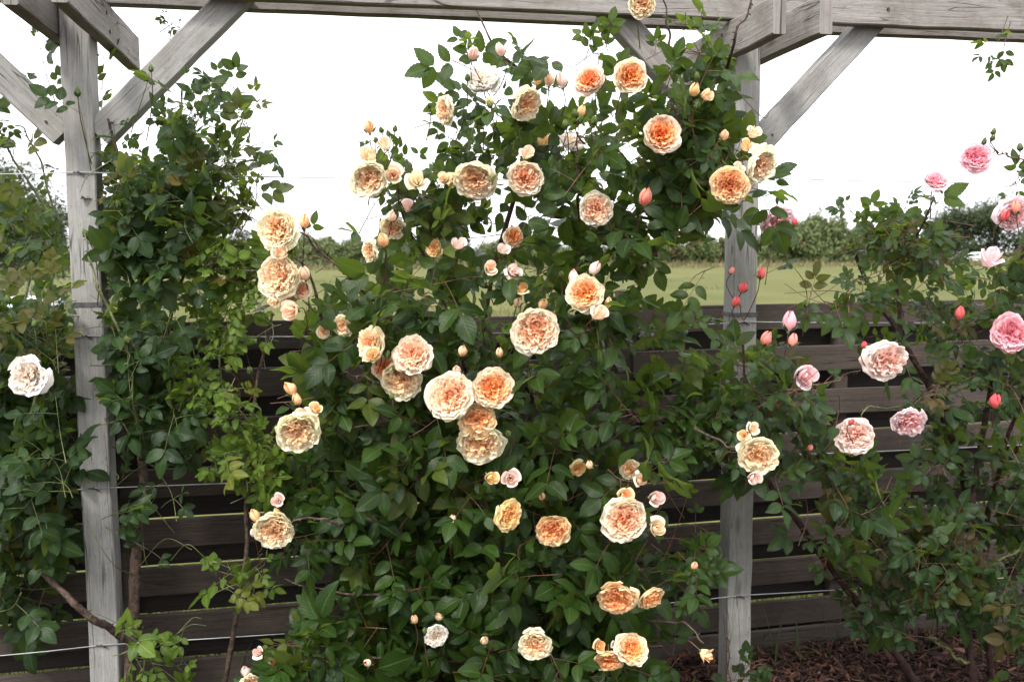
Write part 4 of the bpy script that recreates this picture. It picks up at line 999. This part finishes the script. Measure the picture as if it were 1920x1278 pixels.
# ================================================================== the pink roses on the right
rp = empty('climbing_rose', (at(1720, 1290, 3.45).x, 3.4, 0), 'sprawling dark leaved rose with pale pink blooms and red buds right of the right post', 'rose bush')
YP = 2.95
for px, py, r, tl, pal, lo in ((1666, 678, 38, (.1, .1), 'blush', .7), (1605, 820, 35, (-.1, .3), 'blush', .2), (1706, 796, 33, (.1, .4), 'palepink', 1.), (1458, 421, 30, (.1, .62), 'palepink', 1.), (1755, 333, 23, (0, -.6), 'pink', .3)):
    flower(rp, 'bloom', px, py, r, YP, tl, pal, (1745, 410, 3.0) if px == 1755 else None, M_twigr, loose=lo)
flower(rp, 'half', 1512, 705, 27, YP-.08, (.1, .0), 'palepink', (1465, 735), M_twigr)
flower(rp, 'half', 1860, 482, 24, YP-.05, (.2, -.55), 'palepink', (1830, 505), M_twigr)
for px, py, r, pal, j in ((1481, 601, 17, 'pink', (1468, 680)), (1438, 634, 14, 'coral', (1462, 700)), (1487, 637, 12, 'coral', (1464, 705)), (1393, 539, 11, 'red', (1393, 600)), (1380, 565, 10, 'red', (1392, 610)),
                          (1427, 512, 10, 'red', (1395, 600)), (1372, 507, 7, 'coral', (1390, 575)), (1490, 415, 7, 'red', (1470, 470)), (1457, 392, 7, 'red', (1450, 450)), (1620, 646, 7, 'red', (1622, 685)), (1800, 586, 12, 'red', (1790, 625)), (1519, 839, 7, 'coral', (1518, 880)), (1597, 790, 7, 'red', (1600, 830))):
    flower(rp, 'bud', px, py, r*.9, YP-.1, (random.uniform(-.15, .15), -.8), pal, j, M_twigr)
flower(rp, 'greenbud', 1512, 567, 8, YP, (0, -.9), 'yellow', (1505, 630), M_twigr)
for pts, r0, r1, m_ in (
    ([(1745, 1330, 3.45), (1700, 1250, 3.4), (1640, 1180, 3.35), (1545, 1050, 3.25), (1480, 960, 3.15), (1432, 885, 3.05), (1410, 830, 2.98), (1396, 720, 2.92), (1393, 610, 2.85)], .019, .003, M_barkr),
    ([(1850, 1200, 3.4), (1815, 930, 3.3), (1760, 770, 3.2), (1700, 640, 3.12), (1640, 560, 3.1), (1612, 500, 3.1), (1600, 460, 3.1)], .014, .005, M_barkr),
    ([(1690, 630, 3.12), (1682, 560, 3.1), (1692, 480, 3.08), (1740, 410, 3.0), (1752, 360, 2.96)], .008, .002, M_barkr),
    ([(1545, 1070, 3.2), (1552, 1000, 3.1), (1555, 960, 3.05), (1540, 880, 3.0)], .007, .004, M_twigr),
    ([(1440, 900, 3.0), (1430, 800, 2.95), (1462, 740, 2.9), (1466, 690, 2.86)], .005, .002, M_twigr),
    ([(1462, 740, 2.9), (1570, 710, 2.98), (1622, 690, 2.9)], .004, .002, M_twigr),
    ([(1760, 780, 3.2), (1640, 760, 3.05), (1610, 800, 3.0)], .004, .002, M_twig)):
    cane(rp, pts, r0, r1, m_)
fp = Foliage(.058, .92, 55, face=.55)
fp.region([(1560, 530), (1610, 450), (1600, 400), (1700, 385), (1800, 410), (1840, 470), (1800, 540), (1860, 570), (1800, 640), (1700, 600), (1620, 600), (1580, 560)], 2.95, 3.35, 36, .8)
fp.region([(1600, 400), (1800, 400), (1820, 500), (1650, 520)], 2.95, 3.25, 10, .8)
fp.region([(1300, 700), (1390, 650), (1500, 660), (1600, 720), (1610, 780), (1560, 860), (1470, 900), (1340, 850), (1300, 790)], 2.82, 3.15, 30, 1.0)
fp.region([(1290, 680), (1340, 650), (1420, 690), (1420, 880), (1340, 880)], 2.85, 3.2, 14, 1.05)
fp.region([(1440, 470), (1600, 520), (1560, 560), (1450, 560)], 3.0, 3.2, 4, .9)
fp.region([(1440, 400), (1480, 420), (1470, 510), (1436, 500)], 2.95, 3.1, 4, .9)
fp.region([(1500, 860), (1640, 860), (1660, 1040), (1560, 1060), (1470, 960)], 3.0, 3.3, 17, 1.05)
fp.region([(1700, 620), (1830, 620), (1850, 900), (1760, 880), (1700, 760)], 3.0, 3.35, 15, .95)
fp.region([(1560, 1040), (1760, 980), (1800, 1150), (1680, 1230), (1560, 1110)], 3.1, 3.5, 16, 1.05)
fp.region([(1640, 880), (1800, 860), (1800, 1000), (1660, 1000)], 3.05, 3.4, 14, 1.)
for pts, kw in (([(1620, 560, 3.1), (1560, 545, 3.05), (1470, 550, 3.0)], dict(scale=.95, nodes=5)), ([(1700, 430, 3.05), (1740, 400, 3.0), (1760, 375, 2.97)], dict(scale=1., nodes=3)), ([(1640, 430, 3.05), (1600, 400, 3.0), (1590, 385, 3.0)], dict(scale=.8, nodes=3)),
                ([(1440, 800, 2.95), (1400, 690, 2.9), (1395, 620, 2.87)], dict(scale=1.1, nodes=4)), ([(1560, 900, 3.), (1590, 960, 2.98), (1560, 1000, 2.97)], dict(scale=1.2, nodes=4))):
    px_shoot(fp, pts, **kw)
fp.build(rp, M_leafP, M_twigr)
# right edge rose
re_ = empty('climbing_rose', (at(1830, 1290, 3.3).x, 3.3, 0), 'tall rose with reddish upright canes and pink blooms at the right edge of the photo', 'rose bush')
for px, py, r, tl, pal, lo in ((1829, 294, 27, (-.35, .2), 'pink', .4), (1902, 404, 32, (.1, .6), 'palepink', .8), (1897, 625, 35, (-.25, .15), 'pink', .2)):
    flower(re_, 'bloom', px, py, r, 2.95, tl, pal, (1862, 285, 2.98) if px == 1829 else None, M_twigr, loose=lo)
for px, py, r, pal, j in ((1866, 750, 12, 'red', (1862, 800)), (1885, 404, 9, 'red', (1905, 440)), (1905, 388, 10, 'coral', (1912, 440))):
    flower(re_, 'bud', px, py, r*1.05, 2.92, (random.uniform(-.3, .1), -.75), pal, j, M_twigr)
for px, py, r, j in ((1863, 246, 6, (1872, 285)), (1862, 258, 6, (1872, 286)), (1846, 264, 6, (1855, 292)), (1913, 275, 7, (1908, 300))):
    flower(re_, 'greenbud', px, py, r, 2.95, (0, -.9), 'red', (j[0], j[1], 2.96), M_twigr, cal=M_calyxd)
for pts, r0, r1, m_ in (
    ([(1832, 1340, 3.3), (1812, 1100, 3.25), (1818, 980, 3.22), (1840, 850, 3.2), (1870, 650, 3.15), (1915, 480, 3.1), (1960, 350, 3.0)], .014, .006, M_barkr),
    ([(1870, 1340, 3.35), (1852, 1150, 3.3), (1850, 1000, 3.3), (1880, 850, 3.2), (1930, 700, 3.1)], .013, .006, M_barkr),
    ([(1945, 340, 3.0), (1925, 306, 2.98), (1890, 292, 2.97), (1862, 285, 2.97), (1850, 292, 2.96)], .003, .0015, M_twigr),
    ([(1815, 1115, 3.25), (1760, 1085, 3.15), (1700, 1020, 3.05), (1650, 930, 3.0), (1635, 870, 2.98)], .0065, .003, M_twig),
    ([(1818, 1085, 3.24), (1870, 1055, 3.15), (1940, 1005, 3.1)], .006, .004, M_twig),
    ([(1815, 1245, 3.27), (1770, 1215, 3.2), (1740, 1190, 3.2)], .006, .003, M_twig)):
    cane(re_, pts, r0, r1, m_)
fe = Foliage(.056, .92, 66, face=.5)
fe.region([(1850, 490), (1980, 420), (1980, 700), (1880, 600)], 3.0, 3.3, 18, .95)
fe.region([(1840, 650), (1980, 640), (1980, 1000), (1830, 960)], 2.98, 3.35, 26, 1.)
fe.region([(1840, 950), (1980, 950), (1980, 1300), (1850, 1320), (1860, 1100)], 3.0, 3.35, 32, 1.)
fe.region([(1680, 1000), (1840, 980), (1840, 1150), (1720, 1150)], 3.0, 3.3, 18, 1.)
fe.region([(1885, 280), (1960, 310), (1940, 360), (1880, 350)], 2.95, 3.0, 1, .8)
for pts, kw in (([(1945, 280, 3.), (1915, 325, 2.97), (1895, 350, 2.97)], dict(scale=.7, nodes=2)), ([(1890, 30, 3.4), (1870, 80, 3.4), (1850, 95, 3.4)], dict(scale=.8, nodes=3)), ([(1895, 40, 3.4), (1880, 95, 3.4), (1872, 115, 3.4)], dict(scale=.9, nodes=2))):
    px_shoot(fe, pts, **kw)
fe.build(re_, M_leafP, M_twigr)
# rose on top of the beams at the upper right corner
# ================================================================== seedling at the foot of the right post
rq = empty('rose_sapling', (at(1380, 1290, 3.25).x, 3.25, 0), 'low leafy rose shoot at the foot of the right post', 'rose bush')
cane(rq, [(1380, 1340, 3.25), (1365, 1270, 3.2), (1368, 1210, 3.2), (1362, 1185, 3.2)], .003, .0015, M_twigr)
cane(rq, [(1380, 1340, 3.25), (1400, 1260, 3.2), (1440, 1240, 3.2)], .0025, .0012, M_twigr)
fq = Foliage(.034, 1.2, 77, face=.5)
fq.region([(1360, 1230), (1420, 1215), (1480, 1250), (1440, 1310), (1360, 1310)], 3.15, 3.3, 9, 1., length=(.06, .12))
px_shoot(fq, [(1375, 1300, 3.2), (1362, 1230, 3.2), (1366, 1180, 3.2)], scale=.7, nodes=4)
px_shoot(fq, [(1380, 1290, 3.2), (1400, 1250, 3.18), (1430, 1235, 3.18)], scale=1.1, nodes=3)
fq.build(rq, M_leafS if False else M_leafP, M_twigr)

# ------------------------------------------------------------------ background trees
def crownmat(name, a, b, c):
    m, nt, out = newmat(name); at_ = N(nt, 'ShaderNodeAttribute', attribute_name='col')
    sp = N(nt, 'ShaderNodeSeparateColor'); nt.links.new(at_.outputs['Color'], sp.inputs[0])
    oi = N(nt, 'ShaderNodeObjectInfo')
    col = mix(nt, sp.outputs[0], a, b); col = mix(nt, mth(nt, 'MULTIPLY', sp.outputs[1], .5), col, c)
    col = mix(nt, mth(nt, 'MULTIPLY', oi.outputs['Random'], .4), col, c)
    p = N(nt, 'ShaderNodeBsdfPrincipled', inp={'Roughness': .65}); nt.links.new(col, p.inputs['Base Color']); p.inputs['Specular IOR Level'].default_value = .25
    tr = N(nt, 'ShaderNodeBsdfTranslucent'); nt.links.new(col, tr.inputs[0])
    ms = N(nt, 'ShaderNodeMixShader', inp={0: .25}); nt.links.new(p.outputs[0], ms.inputs[1]); nt.links.new(tr.outputs[0], ms.inputs[2]); nt.links.new(ms.outputs[0], out.inputs[0])
    return m
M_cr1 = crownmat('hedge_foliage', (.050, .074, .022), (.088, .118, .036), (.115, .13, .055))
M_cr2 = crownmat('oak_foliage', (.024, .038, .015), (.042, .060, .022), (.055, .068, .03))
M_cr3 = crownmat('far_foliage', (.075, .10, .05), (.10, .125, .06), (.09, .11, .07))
M_trunk = simple('tree_bark', (.075, .06, .048), .9, .4, 8, bump=.6)
def crown_mesh(seed, w, d, h, z0, n, sz, blobs, airy=0.):
    R = np.random.default_rng(seed); mb = MB()
    cs = []
    for k in range(blobs):
        a = R.uniform(0, 6.28); rr = math.sqrt(R.random())*.72; zz = R.uniform(.12, .86)
        lim = math.sin(math.pi*min(1, max(.12, zz*.85+.15)))**.5
        cs.append((rr*math.cos(a)*w/2*lim, rr*math.sin(a)*d/2*lim, z0+zz*(h-z0), R.uniform(.16, .30)*min(w, (h-z0)*1.3)))
    P = []; Rn = []
    for k in range(n):
        c = cs[R.integers(len(cs))]; v = R.normal(size=3); v /= np.linalg.norm(v)
        rr = c[3]*(R.random()**(.45 if not airy else .7))*(1+.25*R.normal()*.4)
        P.append((c[0]+v[0]*rr, c[1]+v[1]*rr, max(z0*.6, c[2]+v[2]*rr*.85)))
        nn = v*.7+R.normal(size=3)*.6+np.array([0, 0, .3]); Rn.append(nn/np.linalg.norm(nn))
    P = np.array(P); Nn = np.array(Rn); a = np.cross(Nn, R.normal(size=(n, 3))); a /= np.linalg.norm(a, axis=1)[:, None]; b = np.cross(Nn, a)
    s = (sz*R.uniform(.5, 1.3, n))[:, None]
    V = np.stack([P-a*s, P+b*s*.45-a*s*.1+Nn*s*.12, P+a*s, P-b*s*.45+a*s*.1+Nn*s*.12], 1)
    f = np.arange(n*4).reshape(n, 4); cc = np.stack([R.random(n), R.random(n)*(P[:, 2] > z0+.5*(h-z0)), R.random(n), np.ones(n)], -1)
    mb.add(V.reshape(-1, 3), f, 0, None, np.repeat(cc, 4, 0)); return mb, cs
def make_tree(name, X, Y, w, d, h, z0, n, sz, blobs, mat, label, cat, group, seed, airy=0):
    root = empty(name, (X, Y, 0), label, cat, group)
    mb, cs = crown_mesh(seed, w, d, h, z0, n, sz, blobs, airy)
    for k in range(len(mb.v)): mb.v[k] = mb.v[k]+np.array([X, Y, 0])
    mb.build('crown', mat, root)
    tb = MB(); base = np.array([X, Y, 0.]); r = .03*h+.02
    topz = z0+(h-z0)*.55
    tube(tb, spline([base-[0, 0, .2], base+[.04*h*.3, 0, topz*.5], base+[-.02*h, 0, topz]], 8), np.linspace(r, r*.4, 8), 8)
    for c in cs[:min(len(cs), 9)]:
        e = base+np.array(c[:3]); st = base+np.array([0, 0, min(topz*.7, max(.3, c[2]*.45))])
        tube(tb, spline([st, (st+e)/2+[0, 0, -.08*h*.3], e], 6), np.linspace(r*.45, r*.1, 6), 5)
    tb.build('trunk', M_trunk, root); return root
def copy_thing(root, X, Y, rot, sc, label):
    r = root.copy(); C.objects.link(r); r.location = (X, Y, 0); r.rotation_euler = (0, 0, rot); r.scale = (sc, sc, sc); r['label'] = label
    for ch in list(root.children):
        c = ch.copy(); C.objects.link(c); c.parent = r
    return r
def colx(px, Y): return at(px, 600, Y).x
# left, near trees
make_tree('broadleaf_tree', colx(20, 30), 30, 4.6, 4, 5.2, .5, 9000, .085, 26, M_cr2, 'round leafy tree standing in the meadow at the left edge of the photo', 'tree', 'trees in the meadow', 1)
make_tree('broadleaf_tree', colx(95, 34), 34, 2.4, 2.6, 3.9, .3, 5000, .085, 16, M_cr1, 'small bushy tree in the meadow just left of the left post', 'tree', 'trees in the meadow', 2)
make_tree('broadleaf_tree', colx(-75, 26), 26, 3.4, 3, 4.6, .4, 5000, .085, 16, M_cr2, 'dark tree cut by the left edge of the photo', 'tree', 'trees in the meadow', 3)
make_tree('willow_tree', colx(400, 52), 52, 5.6, 4.6, 4.8, .6, 7000, .11, 22, M_cr2, 'loose airy tree in the meadow behind the right side of the dark rose', 'tree', 'trees in the meadow', 4, 1)
make_tree('willow_tree', colx(300, 58), 58, 4.0, 4, 3.6, .4, 4500, .11, 15, M_cr1, 'low airy tree in the meadow seen through the dark rose beside the left post', 'tree', 'trees in the meadow', 5, 1)
# the hedge beyond the road
labs_used = []
Hsrc = None
hedge = [ # px, Y, width, height, name
 (470, 128, 9, 2.7), (560, 132, 10, 2.7), (620, 134, 9, 3.0), (685, 134, 10, 3.5), (760, 136, 10, 3.7), (840, 136, 11, 3.4), (925, 138, 11, 3.3), (1010, 138, 11, 3.6), (1095, 140, 11, 3.4),
 (1175, 140, 11, 3.8), (1250, 142, 10, 3.9), (1310, 142, 9, 4.2), (1365, 144, 9, 4.0), (1430, 144, 9, 3.6), (1495, 145, 10, 5.6), (1560, 146, 10, 6.6), (1615, 150, 9, 4.6), (1660, 146, 9, 4.2), (1720, 146, 9, 3.6)]
where = ['low green bush farthest left in the far hedge', 'low bush in the far hedge below the distant tower block', 'bush in the far hedge right of the distant tower block', 'pale green bush in the far hedge just left of the big rose',
 'far hedge bush hidden behind the upper left of the big rose', 'far hedge bush glimpsed behind the orange side-on bloom of the big rose', 'far hedge bush glimpsed behind the middle of the big rose', 'far hedge bush behind the four pale rosebuds of the big rose',
 'far hedge bush glimpsed through the dense centre of the big rose', 'far hedge bush glimpsed left of the right-hand tangle of the big rose', 'far hedge bush behind the right shoulder of the big rose', 'far hedge bush showing left of the right post above the meadow',
 'far hedge bush directly behind the right post', 'far hedge bush just right of the right post behind the nodding pale pink bloom', 'olive green bush rising in the far hedge right of the right post', 'tallest rounded green bush of the far hedge midway between post and pink rose',
 'dark bush of the far hedge at the left side of the pink rose top', 'far hedge bush behind the leafy top of the pink rose', 'far hedge bush behind the right side of the pink rose top']
srcs = []
for k in range(3):
    pass
for i, ((px, Y, w_, h_), lab) in enumerate(zip(hedge, where)):
    if i < 4:
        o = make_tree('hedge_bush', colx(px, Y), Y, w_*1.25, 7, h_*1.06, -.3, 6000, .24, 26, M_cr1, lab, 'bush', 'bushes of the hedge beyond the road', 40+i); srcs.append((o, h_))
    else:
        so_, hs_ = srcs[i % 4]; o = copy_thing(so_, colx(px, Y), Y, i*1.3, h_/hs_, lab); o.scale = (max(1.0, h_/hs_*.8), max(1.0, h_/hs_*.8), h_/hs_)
# dark trees at the right
T1 = make_tree('broadleaf_tree', colx(1800, 150), 150, 9, 8, 9.0, .5, 6000, .26, 24, M_cr2, 'dark tree behind the road left of the cut-off pink bloom, above the white car', 'tree', 'dark trees beyond the road', 61)
copy_thing(T1, colx(1862, 152), 152, 2.1, 1.12, 'tallest dark tree of the clump beyond the road at the right').scale = (1.1, 1.1, 1.12)
copy_thing(T1, colx(1930, 150), 150, 4.0, 1.05, 'dark tree beyond the road cut by the right edge of the photo')
copy_thing(T1, colx(1765, 156), 156, 5.2, .8, 'lowest dark tree at the left end of the clump beyond the road')
# tree tops far off
copy_thing(srcs[0][0], colx(607, 300), 300, 1, 2.6, 'far-off dark tree clump on the skyline beside the distant tower block')
# distant tower block and spires
M_tower = simple('hazy_tower_render', (.42, .36, .37), .8, .06, .5)
M_towerw = simple('hazy_window', (.30, .29, .32), .4, .1, 1)
D = 650
tw_ = empty('tower_block', (colx(575, D), D, 0), 'square pinkish grey tower block far away on the skyline left of the big rose', 'building')
hb = at(575, 433, D).z; wdt = 10*D/F
mb = MB(); x0 = tw_.location.x
def box(mb, x0, x1, y0, y1, z0, z1, mat=0):
    v = [(x0, y0, z0), (x1, y0, z0), (x1, y1, z0), (x0, y1, z0), (x0, y0, z1), (x1, y0, z1), (x1, y1, z1), (x0, y1, z1)]
    mb.add(v, [(0, 3, 2, 1), (4, 5, 6, 7), (0, 1, 5, 4), (1, 2, 6, 5), (2, 3, 7, 6), (3, 0, 4, 7)], mat)
box(mb, x0-wdt/2, x0+wdt/2, D, D+wdt, 0, hb); mb.build('wall', M_tower, tw_, smooth=False)
mb = MB(); box(mb, x0-wdt/2-.1, x0+wdt/2+.1, D-.1, D+wdt+.1, hb+.002, hb+.6); mb.build('roof', M_tower, tw_, smooth=False)
for k in range(6):
    for q in range(3):
        mb = MB(); xc = x0-wdt/2+wdt*(q+.5)/3; zc = hb-1.2-k*2.6; box(mb, xc-.4, xc+.4, D-.08, D-.005, zc-.6, zc+.5); mb.build('window', M_towerw, tw_, smooth=False)
for px, ptop, half, lab in ((584, 438, 2.4, 'pointed grey church roof right beside the distant tower block'), (620, 441, .8, 'thin dark church spire on the skyline right of the distant tower block')):
    z1 = at(px, ptop, D).z; zb = at(px, 452, D).z; x = colx(px, D); mb = MB()
    r = empty('church', (x, D, 0), lab, 'church', 'churches on the skyline')
    box(mb, x-half, x+half, D-half, D+half, 0, zb); mb.build('wall', M_tower, r, smooth=False)
    mb = MB(); e = half*1.1; mb.add([(x-e, D-e, zb), (x+e, D-e, zb), (x+e, D+e, zb), (x-e, D+e, zb), (x, D, z1)], [(0, 1, 4), (1, 2, 4), (2, 3, 4), (3, 0, 4)]); mb.add([(x-e, D-e, zb), (x+e, D-e, zb), (x+e, D+e, zb), (x-e, D+e, zb)], [(3, 2, 1, 0)])
    mb.build('spire', simple('slate', (.28, .27, .3), .7, .1, 1), r, smooth=False)

# ------------------------------------------------------------------ car on the road
def car():
    X, Y = colx(1832, ROADY+5), ROADY+ 0.036*0
    X = colx(1832, 128); Y = 128.6
    root = empty('parked_car', (X, Y, 0), 'white car on the road beyond the meadow, partly behind the pale pink half-open rose', 'car')
    Mb = simple('white_car_paint', (.78, .79, .8), .3, .02, 1, spec=.5); Mg = simple('car_glass', (.05, .06, .07), .08, .1, 1); Mt = simple('tyre_rubber', (.02, .02, .02), .8, .2, 5); Mr = simple('wheel_rim', (.4, .4, .42), .35, .1, 5, metal=.8)
    lo = [(-2.1, .30), (-2.12, .62), (-1.95, .86), (-1.15, .95), (-.45, 1.36), (.75, 1.42), (1.55, 1.02), (2.05, .92), (2.12, .6), (2.08, .3)]
    def shell(pts, hw, taper):
        mb = MB(); V = []
        for sgn in (-1, 1):
            for x, z in pts: V.append((X+x, Y+sgn*(hw-(taper*max(0, z-.9)))*(1-.06*(abs(x)/2.1)**4), z+.02))
        n = len(pts); f4 = [(i, (i+1) % n, n+(i+1) % n, n+i) for i in range(n)]
        mb.add(V, f4, 0); mb.add([V[i] for i in range(n)], [list(range(n))]); mb.add([V[n+i] for i in range(n)], [list(range(n))[::-1]]); return mb
    shell(lo, .86, .35).build('body', Mb, root, smooth=False)
    for (xa, za, xb, zb2, xc, zc, xd, zd) in ((-1.0, .97, -.06, .97, -.06, 1.30, -.42, 1.30), (.02, .97, 1.30, .97, .78, 1.33, .02, 1.33)):
        mb = MB(); V = []
        for sgn in (-1,):
            for off in (0, .012):
                for x, z in ((xa, za), (xb, zb2), (xc, zc), (xd, zd)):
                    V.append((X+x, Y+sgn*(.86-.35*max(0, z-.9)+.004+off), z+.02))
        mb.add(V, [(0, 1, 2, 3), (7, 6, 5, 4), (0, 4, 5, 1), (1, 5, 6, 2), (2, 6, 7, 3), (3, 7, 4, 0)]); mb.build('window', Mg, root, smooth=False)
    for wx in (-1.3, 1.3):
        for sgn in (-1, 1):
            mb = MB(); c = np.array([X+wx, Y+sgn*.76, .32]); tube(mb, [c-[0, .1, 0], c+[0, .1, 0]], .32, 20); o = mb.build('wheel', Mt, root)
            mb = MB(); c2 = c-np.array(root.location); tube(mb, [c2+[0, sgn*.09, 0], c2+[0, sgn*.115, 0]], .19, 14); mb.build('rim', Mr, o, world=False)
    for sgn in (-.6, .6):
        mb = MB(); box(mb, X-2.14, X-2.06, Y+sgn-.15, Y+sgn+.15, .62, .76); mb.build('headlight', simple('lamp_glass', (.7, .7, .7), .15, .05, 1), root, smooth=False)
car()

# ------------------------------------------------------------------ bin with a pale lid in the meadow at left, and a stake
Yb = 13.0; xb0, xb1 = colx(-70, Yb), colx(63, Yb); zt = at(40, 563, Yb).z
bx = empty('storage_box', ((xb0+xb1)/2, Yb+.4, 0), 'brown wooden box with a pale metal lid in the meadow at the left edge', 'box')
mb = MB()
for k in range(5):
    z = .08+k*(zt-.1)/5; box(mb, xb0+.03, xb1-.03, Yb, Yb+.8, z, z+(zt-.1)/5-.015)
for xx in (xb0, xb1-.08):
    box(mb, xx, xx+.08, Yb-.02, Yb+.06, 0, zt-.03)
mb.build('crate_body', simple('box_wood', (.11, .09, .08), .85, .3, 6), bx, smooth=False)
mb = MB(); box(mb, xb0-.05, xb1+.05, Yb-.08, Yb+.9, zt-.02, zt+.02); box(mb, xb0-.02, xb1+.02, Yb-.05, Yb+.87, zt-.1, zt-.022)
mb.build('lid', simple('pale_lid_metal', (.62, .65, .72), .4, .06, 3), bx, smooth=False)
st_ = empty('wooden_stake', (colx(57, 24), 24, 0), 'short pinkish grey wooden stake in the meadow left of the left post', 'stake')
mb = MB(); beam(mb, (colx(57, 24), 24, -.1), (colx(57, 24), 24, at(57, 527, 24).z), (1, 0, 0), .07, .07, 0, .01, 3); mb.build('stake_shaft', M_post, st_, smooth=False)
